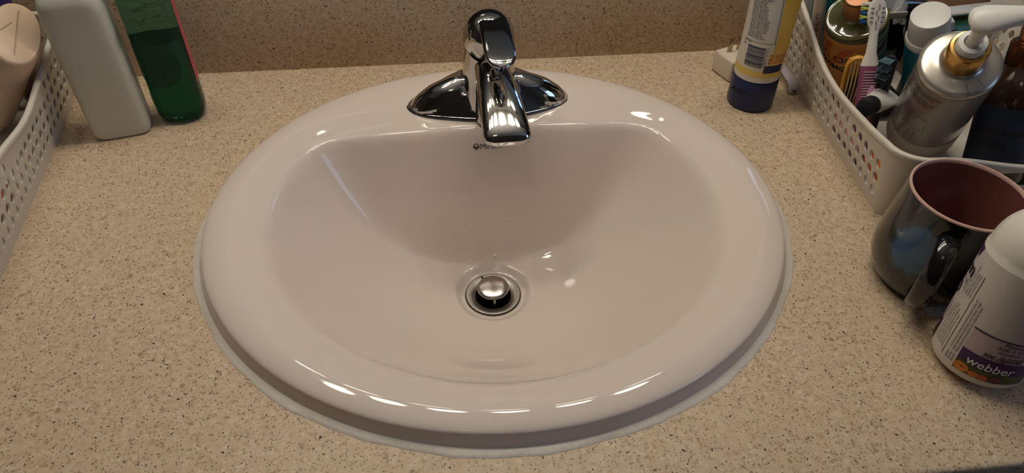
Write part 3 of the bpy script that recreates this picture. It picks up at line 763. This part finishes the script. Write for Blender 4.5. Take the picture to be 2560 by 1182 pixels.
put_text('label_text', pm, ink_grey, Sp, fine_lines(13, 16, 22, rng), .0026, -.036, .075, off=.0003, line=.9)
put_text('label_text', pm, ink_grey, Sp, fine_lines(5, 10, 14, rng), .0022, -.014, .040, off=.0003, line=.9)
put_poly('label_lines', pm, ink, Sp, [rect(-.012, .0005, .0800, .0804), rect(.0001, .0005, .060, .072), rect(-.012, 0, .0598, .0602)] + arc(-.0075, .050, .0034, .0038, 0, 2 * PI, 24) + arc(-.024, .058, .0034, .0038, 0, 2 * PI, 24), .0003)
def Ssh(u, v, off): return Vector((v * math.cos(u), v * math.sin(u), .1338 + off))
put_poly('embossed_marks', pm, ink_grey, Ssh, [[(AP + .55 + d, .018 + .001 * k), (AP + .58 + d, .018 + .001 * k), (AP + .58 + d, .0185 + .001 * k), (AP + .55 + d, .0185 + .001 * k)] for k in range(11) for d in (0, .45)], .0006)

# teal tube with white cap
ax = Vector((-.413, -.197, .889)); tc_ = Vector((.4165, .1010, .1240))
tt = thing('cream_tube', 'teal squeeze tube with a large white cap behind the pump bottle', 'tube', tc_ - ax * .127, 0, axis=ax)
mesh('cap', *loft(lathe([(.0172, .101), (.0182, .102), (.0178, .112), (.0172, .1255), (.0166, .1268), (.0152, .1272)], 48)), wht, tt)
mesh('neck_band', *loft(lathe([(.0196, .094), (.0200, .0952), (.0198, .099), (.0190, .1014), (.0176, .1022)], 48)), wht, tt)
mesh('body', *loft([se(.021, .0012, 48, 2, .0), se(.0212, .006, 48, 2, .025), se(.0208, .013, 48, 2, .055), se(.0200, .0185, 48, 2, .08), se(.0196, .0196, 48, 2, .0955)]), mat('teal_plastic', (16, 112, 138), rough=.35), tt)
mesh('nozzle_tab', *box(.016, .0215, -.005, .005, .100, .112, .002), mat('lilac_white', (206, 202, 212), rough=.4), tt)

# vitamin oil bottle
ax = Vector((-.418, -.298, .858)); vb_ = Vector((.4170, .1800, .0180))
vo_ = thing('serum_bottle', 'green glass bottle with orange and teal label and a gold cap', 'bottle', vb_, 0, axis=ax)
olive = mat('olive_glass', (92, 92, 54), rough=.10, coat=.5, spec=.6, noise=.3, nscale=40)
RV = .0298
mesh('body', *loft(lathe([(.025, 0), (.0285, .001), (RV, .004), (RV, .0910), (.0294, .0932), (.0286, .0944), (.0272, .0940), (.0240, .0944), (.0190, .0956), (.0150, .0976), (.0130, .102)], 64)), olive, vo_)
mesh('cap', *loft(lathe([(.0126, .1005), (.0132, .1015), (.0132, .1210), (.0124, .1228), (.0110, .1232)], 48)), mat('satin_gold', (176, 124, 86), rough=.45, metal=.5), vo_)
mesh('cap_rim', *loft(lathe([(.0126, .1226), (.0132, .1232), (.0124, .1240), (.0112, .1236)], 48), False, False), gold, vo_)
AV = math.radians(-125)
Sv = cylS(RV, AV)
lab_o = mat('orange_label', (255, 176, 92), rough=.4, noise=.1, nscale=30); lab_t = mat('teal_label', (118, 156, 160), rough=.4)
put_patch('label', vo_, lab_o, Sv, -.060, .0230, .010, .0870, 40, 2, .0002)
put_patch('label', vo_, lab_t, Sv, .0235, .062, .010, .0870, 24, 2, .0002)
put_poly('label_stripe', vo_, mat('deep_orange', (236, 122, 60), rough=.4), Sv, [[(-.021, .080), (-.013, .080), (-.027, .050), (-.033, .050)], [(-.001, .079), (.010, .079), (-.012, .048), (-.020, .048)]], .0004)
put_poly('label_stripe', vo_, mat('maroon_print', (96, 40, 44), rough=.4), Sv, [[(.030, .058), (.052, .067), (.052, .073), (.030, .066)]], .0004)
redink = mat('dark_red_ink', (92, 26, 18), rough=.5)
put_text('label_text', vo_, redink, Sv, 'CLASSIC', .0080, -.0170, .0755, align='RIGHT', off=.0005)
put_text('label_text', vo_, redink, Sv, 'VIT  C Oil', .0150, .0060, .0580, align='RIGHT', off=.0005, bold=.0003)
put_text('label_text', vo_, ink, Sv, '60000MG', .0105, .0010, .0430, align='RIGHT', off=.0005, bold=.0003)
put_text('label_text', vo_, ink, Sv, 'VITAMIN', .0090, .0300, .0770, off=.0005)
put_text('label_text', vo_, ink, Sv, fine_lines(10, 14, 18, rng), .0030, .0290, .0400, off=.0005)
put_poly('label_stripe', vo_, mat('dark_teal', (24, 60, 62), rough=.4), Sv, [[(.0235, .070), (.032, .086), (.030, .086), (.0235, .074)]], .0004)

# white flat tube leaning on the side panel
ft = thing('flat_tube', 'slim white carton with vertical black print leaning between green glass bottle and basket side', 'box', (.3735, .194, .0075), -.45, axis=(-.20, -.05, 1))
mesh('carton', *box(-.005, .005, -.019, .019, .003, .112, .0022), mat('warm_white_card', (206, 190, 174), rough=.45), ft)
put_text('label_text', ft, ink, lambda u, v, off: Vector((u, -.019 - off, v)), 'WHITENING BEAUTY', .0060, .0012, .032, rot=PI / 2, off=.0003)
gt2 = thing('carton_box', 'pale grey and teal carton behind the green glass bottle', 'box', (.4010, .2250, .0085), -.0585, axis=(-.20, .0, 1))
mesh('carton', *box(-.020, .020, -.006, .006, .001, .115, .001), mat('pale_grey_card', (158, 164, 158), rough=.5), gt2)
mesh('teal_panel', *box(-.004, .0203, -.0063, .0063, .04, .1153, .0005), mat('teal_card', (30, 120, 128), rough=.5), gt2)

# toothbrush
ax_t = Vector((.01, .42, .91)).normalized()
tb0 = Vector((.3700, .063, .009))
tbr = thing('toothbrush', 'white and purple striped toothbrush with head pointing up', 'toothbrush', tb0, -.2, axis=ax_t)
KZ = lambda z: .0745 + (z - .0745) * .76 if z > .0745 else z
tw = mat('brush_white', (222, 216, 206), rough=.35); tp = mat('brush_purple', (142, 78, 108), rough=.4); tpk = mat('brush_pink', (196, 140, 176), rough=.4)
def strip(secs, n=24, e=2.3):
    return loft([se(a * 1.08, b, n, e, KZ(z), cx, cy) for z, a, b, cx, cy in secs])
mesh('handle', *strip([(0, .004, .003, 0, 0), (.004, .0065, .0045, 0, 0), (.03, .0078, .0055, 0, 0), (.058, .0080, .0058, 0, 0), (.0745, .0078, .0052, 0, 0)]), tp, tbr)
mesh('neck', *strip([(.0740, .0078, .0052, 0, 0), (.079, .0072, .0048, 0, 0), (.090, .0046, .0038, 0, 0), (.112, .0037, .0032, 0, 0), (.120, .0045, .0028, 0, 0), (.127, .0068, .0028, 0, 0), (.138, .0078, .0028, 0, 0), (.148, .0070, .0026, 0, 0), (.154, .0042, .0022, 0, 0), (.1555, .0015, .001, 0, 0)], 28), tw, tbr)
rib = [loft([se(.0062, .0009, 8, 2, z - .0004, 0, -.0052), se(.0062, .0009, 8, 2, z + .0004, 0, -.0052)]) for z in [.030 + .0026 * k for k in range(16)]]
mesh('grip_ribs', *join(rib), mat('rib_pale', (206, 176, 190), rough=.4), tbr)['kind'] = 'stuff'
mesh('thumb_pad', *loft([[Vector((.0030 + p.x, -.0052 - x, .044 + p.y)) for p in se(.0042 * s_, .0125 * s_, 28)] for x, s_ in ((0, 1), (.0012, .95), (.0018, .7))]), tpk, tbr)
mk = []
for k in range(4):
    for sx in (-1, 1): mk.append(rect(sx * .0050 - .0015, sx * .0050 + .0015, KZ(.127 + .0055 * k), KZ(.1283 + .0055 * k)))
pl = [(0, .118), (.0003, .124), (-.0008, .128), (.0016, .131), (.0010, .135), (-.0012, .137), (-.0008, .141), (.0012, .143), (.0008, .149)]
for (x0, z0), (x1, z1) in zip(pl, pl[1:]): mk.append([(x0 - .0003, KZ(z0)), (x0 + .0003, KZ(z0)), (x1 + .0003, KZ(z1)), (x1 - .0003, KZ(z1))])
put_poly('head_grooves', tbr, ink_grey, lambda u, v, off: Vector((u, -.0028 - off, v)), mk, .0003)
bl = [mat('bristle_blue', (30, 88, 150), rough=.5), mat('bristle_lime', (196, 208, 110), rough=.5), mat('bristle_white', (220, 220, 214), rough=.5)]
for k in range(5):
    z = KZ(.128 + .0052 * k)
    parts = [tube([(x, .0026, z), (x * 1.1 - .003, .0120 + .001 * (k % 2), z + dz)], .0009, 6) for x in (-.0062, -.0042, -.002, .0, .002, .0042) for dz in (-.0012, .0012)]
    mesh('bristle_tuft', *join(parts), bl[(0, 1, 0, 1, 2)[k]], tbr)['kind'] = 'stuff'

# yellow comb clip
yl = mat('yellow_plastic', (214, 156, 52), rough=.35); ylp = mat('pale_yellow', (226, 200, 140), rough=.4)
yc = thing('hair_comb_clip', 'yellow plastic comb clip with pale teeth left of the toothbrush', 'hair clip', (.3690, .098, .009), -.3, axis=(-.10, .05, 1))
arcp = [(.0085 * math.cos(t), 0, .063 + .010 * math.sin(t)) for t in [PI * k / 12 for k in range(13)]]
mesh('frame', *tube([(.0088, 0, .006)] + [(.0088, 0, .03)] + arcp + [(-.0085, 0, .03)] + [(-.0082, 0, .006)], 1, 10, rad=[(.0022, .0030)] * 17), yl, yc)
for k in range(4): mesh('tooth', *tube([(-.0052 + .0034 * k, -.001, .070), (-.0050 + .0034 * k, -.0025, .045), (-.0056 + .0034 * k, -.002, .022)], .0006, 8, rad=[.0011, .0009, .0005]), ylp, yc)
mesh('spine', *box(-.0085, .0085, -.0014, .0016, .066, .073, .0012), yl, yc)

# black brush and white tube with black cap
bk = mat('black_rubber', (30, 31, 34), rough=.4); bk2 = mat('dark_slate', (46, 52, 60), rough=.35)
br = thing('black_toothbrush', 'black toothbrush with grey bristles right of the purple handle', 'toothbrush', (.3960, .086, .007), -.9, axis=(-.20, -.08, 1))
mesh('handle', *strip([(0, .004, .003, 0, 0), (.05, .0052, .004, 0, 0), (.070, .0058, .0036, 0, 0), (.090, .0062, .0034, 0, 0), (.0955, .003, .002, 0, 0)], 20), bk, br)
for k in range(6):
    parts = [tube([(x, -.003, .068 + .0042 * k), (x * 1.2, -.0165, .070 + .0046 * k)], .0006, 5) for x in (-.004, -.0024, -.0008, .0008, .0024, .004)]
    mesh('bristle_tuft', *join(parts), [bk2, mat('bristle_grey', (120, 150, 164), rough=.5)][k % 2], br)['kind'] = 'stuff'
wt = thing('ointment_tube', 'small white tube with a black cap lying against the pump bottle at the basket edge', 'tube', (.3900, .0760, .0530), -.5, axis=(-.80, -.60, .19))
mesh('body', *loft([se(.012, .0012, 32, 2, -.012), se(.0122, .005, 32, 2, .01), se(.0104, .008, 32, 2, .034), se(.0092, .0088, 32, 2, .043)]), wht, wt)
mesh('cap', *loft(lathe([(.0088, .041), (.0092, .0425), (.0090, .053), (.0080, .0555), (.0060, .0565)], 32)), bk, wt)

# dark bottle with copper cap
ax = Vector((-.05, .24, .95)).normalized()
cpb = thing('hair_oil_bottle', 'dark brown bottle with copper cap and navy label at the right frame edge', 'bottle', Vector((.4700, -.0005, .0120)), 0, axis=ax)
mesh('body', *loft(lathe([(.024, 0), (.0255, .001), (.0262, .004), (.0262, .076), (.0250, .086), (.020, .096), (.0145, .105), (.0135, .107)], 56)), mat('brown_glass', (48, 30, 20), rough=.12, coat=.6), cpb)
mesh('cap', *loft(lathe([(.0145, .105), (.0150, .106), (.0142, .124), (.0130, .126)], 48)), mat('dark_copper', (120, 70, 44), rough=.25, metal=.9), cpb)
mesh('nozzle', *loft(lathe([(.0088, .124), (.0092, .137), (.0088, .139), (.0074, .139), (.0060, .135)], 40)), mat('copper', (204, 136, 92), rough=.22, metal=1), cpb)
Sc = cylS(.0262, math.radians(-125))
put_patch('label', cpb, mat('navy_label', (34, 44, 66), rough=.5), Sc, -.050, .045, .012, .072, 40, 2, .0002)
put_text('label_text', cpb, ink, Sc, 'DEEP HAIR', .0075, -.022, .050, off=.0005, bold=.0002)
put_text('label_text', cpb, ink, Sc, 'SATIN', .0085, -.022, .038, off=.0005, bold=.0002)
put_text('label_text', cpb, ink, Sc, 'Hair', .0060, .002, .064, off=.0005)
gbx = thing('deodorant_stick', 'dark grey upright container with a pale label in the right basket', 'container', (.5120, .0030, .0075), -.3, axis=(-.06, .0, 1))
mesh('body', *loft([se(.014, .022, 40, 3, 0), se(.015, .0235, 40, 3, .003), se(.015, .0235, 40, 3, .095), se(.0135, .021, 40, 3, .103), se(.008, .013, 40, 3, .107)]), mat('charcoal_plastic', (46, 44, 44), rough=.35), gbx)
mesh('label', *box(-.0155, -.0149, -.016, .016, .012, .080, .0002), mat('pale_sticker', (150, 146, 140), rough=.5), gbx)
put_text('label_text', gbx, ink, lambda u, v, off: Vector((-.0156 - off, -u, v)), fine_lines(12, 16, 22, rng), .0034, -.014, .045, off=.0003)

# clear bag, strap, tan pouch and small green item at the back of the basket
clr = mat('clear_film', (238, 238, 238), rough=.12, trans=.55, ior=1.2, spec=.7)
bag = thing('plastic_bag', 'crumpled clear plastic wrapper at the back of the right basket', 'bag', (.4350, .205, .06), 0)
rb_ = random.Random(4); nb = 26; vs = []; fs = []
for i in range(nb):
    for j in range(nb):
        u, v = i / (nb - 1) * 2 - 1, j / (nb - 1) * 2 - 1
        z = .040 * (1 - .5 * (u * u + v * v)) + .008 * math.sin(7 * u + 3 * v) + .006 * math.sin(11 * v - 5 * u) + rb_.uniform(-.0025, .0025)
        vs.append(Vector((u * .028, v * .026, z)))
for i in range(nb - 1):
    for j in range(nb - 1): a = i * nb + j; fs.append((a, a + nb, a + nb + 1, a + 1))
mesh('film', vs, fs, clr, bag, smooth=False)
mesh('seal_strip', *box(-.022, .016, -.0285, -.0265, .020, .028, .0008), mat('seal_grey', (200, 190, 176), rough=.25), bag)
blk = thing('compact_case', 'glossy black case lying at the back behind the green glass bottle', 'case', (.4750, .2120, .012), -.06)
mesh('case', *box(-.024, .024, -.012, .012, 0, .070, .006), mat('gloss_black', (14, 13, 14), rough=.15), blk)
tan = thing('makeup_pouch', 'tan pouch standing at the back behind the white cap', 'pouch', (.5150, .190, .004), -.1)
mesh('pouch', *loft([rring(.030, .012, 0, 3), rring(.033, .015, .01, 3), rring(.032, .013, .07, 3), rring(.030, .006, .107, 3), rring(.029, .002, .112, 3)]), mat('tan_cloth', (158, 118, 88), rough=.7, noise=.1), tan)
sw = thing('plastic_ruler_strip', 'pale grey plastic strip lying across the items behind the nozzle', 'strip', (.4900, .1480, .1010), .12)
mesh('strip', *box(-.050, .052, -.0085, .0085, 0, .003, .0012), mat('pale_grey_plastic', (186, 180, 168), rough=.3), sw)
bx2 = thing('jar', 'black jar with a green lid band under the pale plastic strip', 'jar', (.4800, .1420, .003), 0)
mesh('jar_body', *loft(lathe([(.023, 0), (.025, .002), (.025, .068), (.022, .074)], 40)), mat('gloss_black2', (20, 20, 22), rough=.25), bx2)
mesh('lid', *loft(lathe([(.0255, .072), (.026, .073), (.026, .092), (.0250, .0935)], 40)), mat('dark_green', (26, 66, 44), rough=.4), bx2)
dp = thing('dark_filler', 'added black block standing in for shade on the basket floor behind the toothbrushes', 'pouch', (.4090, .126, .003), 0)  # black block added to darken the basket interior in place of shade
mesh('pouch', *box(-.022, .022, -.020, .020, 0, .030, .007), mat('black_filler', (22, 21, 22), rough=.8), dp)
# coloured bits low in the basket seen through the holes
lo = thing('lipstick_tube', 'orange tube lying low near the front corner of the right basket, seen through its holes', 'tube', (.3640, .0100, .0110), 0)
mesh('barrel', *tube([(.0, -.028, 0), (.001, .022, 0)], .0080, 20), mat('orange_plastic', (196, 92, 34), rough=.4), lo)
lo2 = thing('nail_file', 'dull pink stick on the floor of the right basket, seen through its side holes', 'stick', (.3600, .0640, .0100), 0)
mesh('stick', *tube([(0, -.030, 0), (.002, .035, .002)], .0065, 16), mat('dull_pink', (206, 126, 120), rough=.45), lo2)

# ------------------------------------------------------------ mug
mug = thing('mug', 'dark glazed pottery mug with blue patch and dusky pink inside', 'mug', (.3440, -.1093, 0), 0)
def glaze():
    M = bpy.data.materials.new('dark_glaze'); M.use_nodes = True; nt = M.node_tree; b = nt.nodes['Principled BSDF']
    b.inputs['Roughness'].default_value = .16; b.inputs['Coat Weight'].default_value = .5
    tc = nt.nodes.new('ShaderNodeTexCoord'); no = nt.nodes.new('ShaderNodeTexNoise'); no.inputs['Scale'].default_value = 38; no.inputs['Detail'].default_value = 5
    nt.links.new(tc.outputs['Object'], no.inputs['Vector'])
    # drip patches: distance from a band centre on the glaze, broken up by noise
    ds = nt.nodes.new('ShaderNodeVectorMath'); ds.operation = 'DISTANCE'; ds.inputs[1].default_value = (-.043, -.024, .052); nt.links.new(tc.outputs['Object'], ds.inputs[0])
    ma = nt.nodes.new('ShaderNodeMath'); ma.operation = 'MULTIPLY_ADD'; ma.inputs[1].default_value = -.034; nt.links.new(no.outputs['Fac'], ma.inputs[0]); nt.links.new(ds.outputs['Value'], ma.inputs[2])
    rp = nt.nodes.new('ShaderNodeValToRGB'); cr_ = rp.color_ramp
    cr_.elements[0].position = .0; cr_.elements[0].color = (*lin((52, 88, 118)), 1)
    cr_.elements[1].position = .008; cr_.elements[1].color = (*lin((16, 15, 13)), 1)
    e = cr_.elements.new(.002); e.color = (*lin((40, 66, 88)), 1)
    e = cr_.elements.new(.0045); e.color = (*lin((34, 42, 36)), 1)
    nt.links.new(ma.outputs[0], rp.inputs[0]); nt.links.new(rp.outputs[0], b.inputs['Base Color'])
    return M
GL = glaze()
pink_in = mat('dusky_pink_glaze', (128, 78, 70), rough=.25, coat=.3, noise=.1, nscale=40)
rim_m = mat('rim_glaze', (206, 168, 156), rough=.25)
mesh('body', *loft(lathe([(.030, .0008), (.034, .0012), (.0375, .003), (.0425, .009), (.0462, .020), (.0472, .032), (.0462, .046), (.0445, .062), (.0428, .078), (.0423, .0870), (.0420, .0885)], 72), True, False), GL, mug)
mesh('lip', *loft(lathe([(.0421, .0884), (.0422, .0896), (.0416, .0903), (.0406, .0903), (.0400, .0896), (.0398, .0876)], 72), False, False), rim_m, mug)
mesh('inside', *loft(lathe([(.0399, .0880), (.0400, .07), (.0415, .045), (.0425, .028), (.0400, .014), (.030, .007), (.002, .006)], 72), False, False), pink_in, mug)
hdir = Vector((-.66, -.75, 0)).normalized()
hp = [(.038, .072), (.048, .0745), (.058, .071), (.0640, .060), (.0665, .046), (.0655, .032), (.0600, .021), (.050, .0165), (.041, .0175)]
vs, fs = tube([(hdir.x * a_, hdir.y * a_, z) for a_, z in hp], 1, 20, rad=[(.0085, .0052), (.0080, .0048), (.0076, .0046), (.0076, .0045), (.0076, .0045), (.0074, .0045), (.0074, .0045), (.0076, .0048), (.008, .005)])
mesh('handle', vs, fs, mat('handle_glaze', (24, 24, 26), rough=.14, coat=.6), mug, angle=60)

# ------------------------------------------------------------ supplement bottle
ax = Vector((.055, .115, .99)).normalized()
sb = thing('supplement_bottle', 'white capsule bottle with purple labels in front of the mug', 'bottle', (.3370, -.1965, .0035), 0, axis=ax)
spw = mat('supplement_white', (218, 212, 200), rough=.36)
RS = .0318
mesh('body', *loft(lathe([(.026, -.0002), (.0295, .0006), (.0314, .003), (RS, .007), (RS, .0955), (.0310, .0968), (.0308, .100), (.0303, .104), (.0294, .108), (.0281, .112), (.0264, .1155), (.0243, .1187), (.0219, .1215), (.0197, .1238), (.018, .125), (.018, .129)], 72)), spw, sb)
mesh('cap', *loft(lathe([(.0205, .127), (.021, .128), (.021, .146), (.0195, .148)], 48)), spw, sb)
AS = math.radians(-144)
Ss = cylS(RS, AS)
lab = mat('label_paper', (208, 198, 192), rough=.4)
purp = mat('label_purple', (66, 34, 84), rough=.4); lil2 = mat('label_lilac', (196, 172, 176), rough=.4)
put_patch('label', sb, lab, Ss, -.098, .098, .0065, .0940, 72, 2, .00015)
put_poly('divider_line', sb, ink, Ss, [rect(-.0197, -.0193, .0095, .080)], .0004)
# right panel: lilac field, purple band, vegetables
def panel(u0, u1, k):
    put_patch('lilac_panel', sb, lil2, Ss, u0, u1, .0260, .0440, 16, 2, .0003, top=lambda u: .0430 + .001 * math.sin((u - u0) * 60))
    put_patch('purple_band', sb, purp, Ss, u0, u1, .0150, .0265, 16, 2, .0004)
    put_patch('garden_strip', sb, mat('garden_green', (88, 96, 44), rough=.5, noise=.4, nscale=300), Ss, u0, u1, .0072, .0152, 16, 2, .0003)
    fr_ = [((.0050, .0112), .0052, (206, 122, 48)), ((.0135, .0098), .0034, (200, 110, 40)), ((.0195, .0098), .0034, (190, 96, 50)), ((.0275, .0105), .0044, (110, 50, 70))]
    for q, ((cu2, cv2), rr, colr) in enumerate(fr_):
        if u0 + cu2 + rr < u1: put_poly('printed_fruit', sb, mat('fruit_%s_%d' % ('rst'[q % 3], q), colr, rough=.5), Ss, [[(u0 + cu2 + rr * math.cos(t), cv2 + rr * .75 * math.sin(t)) for t in [2 * PI * z / 16 for z in range(16)]]], .0006)
    lf = [[(u0 + x, .0165), (u0 + x + .003, .0178), (u0 + x + .006, .0160), (u0 + x + .003, .0152)] for x in (.001, .005, .0115, .017, .022)]
    put_poly('printed_leaves', sb, mat('leaf_green', (60, 84, 36), rough=.5), Ss, [p for p in lf if p[2][0] < u1], .0007)
panel(-.0085, .040, 0)
put_poly('lilac_stripe', sb, purp, Ss, [[(-.0085, .0444), (.04, .0446), (.04, .0454), (-.0085, .0456)]], .0006)
put_text('label_text', sb, ink, Ss, 'Maintains healthy\nAide à maintenir une\nnormale du foie et\nle métabolisme', .0042, .0265, .0368, align='CENTER', line=.85, off=.0006, shear=.2)
put_text('label_text', sb, ink, Ss, '300 capsules', .0048, .0035, .0292, off=.0007, shear=.2, bold=.0001)
put_text('brand_text', sb, mat('print_white', (232, 226, 226)), Ss, 'webber', .0098, -.0030, .0195, off=.0008, bold=.0001, shear=.1)
put_text('label_text', sb, ink, Ss, 'Lecithin', .0140, .0185, .056, off=.0006, bold=.0003)
put_text('label_text', sb, ink_grey, Ss, fine_lines(3, 40, 46, rng), .0026, -.0133, .0190, rot=PI / 2, off=.0005, line=.95)
put_text('label_text', sb, ink_grey, Ss, fine_lines(5, 28, 32, rng), .0026, -.0275, .0135, rot=PI / 2, off=.0005, line=.95)
put_text('label_text', sb, ink_grey, Ss, fine_lines(5, 18, 22, rng), .0026, -.0275, .0590, rot=PI / 2, off=.0005, line=.95)
put_text('label_text', sb, ink, Ss, 'Qualité\nQuality\nGaranti', .0024, -.0133, .0095, off=.0005, rot=PI / 2)
panel(-.072, -.0370, 1)
put_poly('purple_shape', sb, purp, Ss, [[(-.046, .0940), (-.034, .0940), (-.0365, .0870), (-.0395, .0835)]], .0004)
put_poly('purple_shape', sb, purp, Ss, [[(-.0412 + .0036 * math.cos(t), .0560 + .0052 * math.sin(t)) for t in [2 * PI * z / 20 for z in range(20)]]], .0006)
put_poly('logo_ring', sb, mat('print_white', (232, 226, 226)), Ss, arc(-.0412, .0560, .0020, .0024, 0, 2 * PI, 16), .0008)
put_text('label_text', sb, ink, Ss, 'rm', .0150, -.0480, .0750, off=.0006, bold=.0003)
put_text('label_text', sb, ink, Ss, '50 mg', .0050, -.0450, .0660, off=.0006)
put_text('label_text', sb, mat('print_white', (232, 226, 226)), Ss, 'webber', .0098, -.0700, .0200, off=.0008)

for (x, y, sz, lb) in ((-.020, .074, .0013, 'clear water drop on the back wall of the bowl left of the drain line'), (-.012, .080, .0010, 'tiny clear water drop on the back wall, upper of two left of centre'),
                       (.0215, .076, .0012, 'clear water drop on the back wall just right of the centre line'), (.0275, .080, .0009, 'tiny clear water drop in the little cluster right of centre'),
                       (.061, .092, .0011, 'clear water drop higher on the back wall towards the right corner'), (.0035, .0585, .0015, 'elongated clear water drop at the crease straight above the drain'),
                       (-.060, .077, .0011, 'clear water drop on the left half of the back wall')):
    drop(x, y, sz, lb)
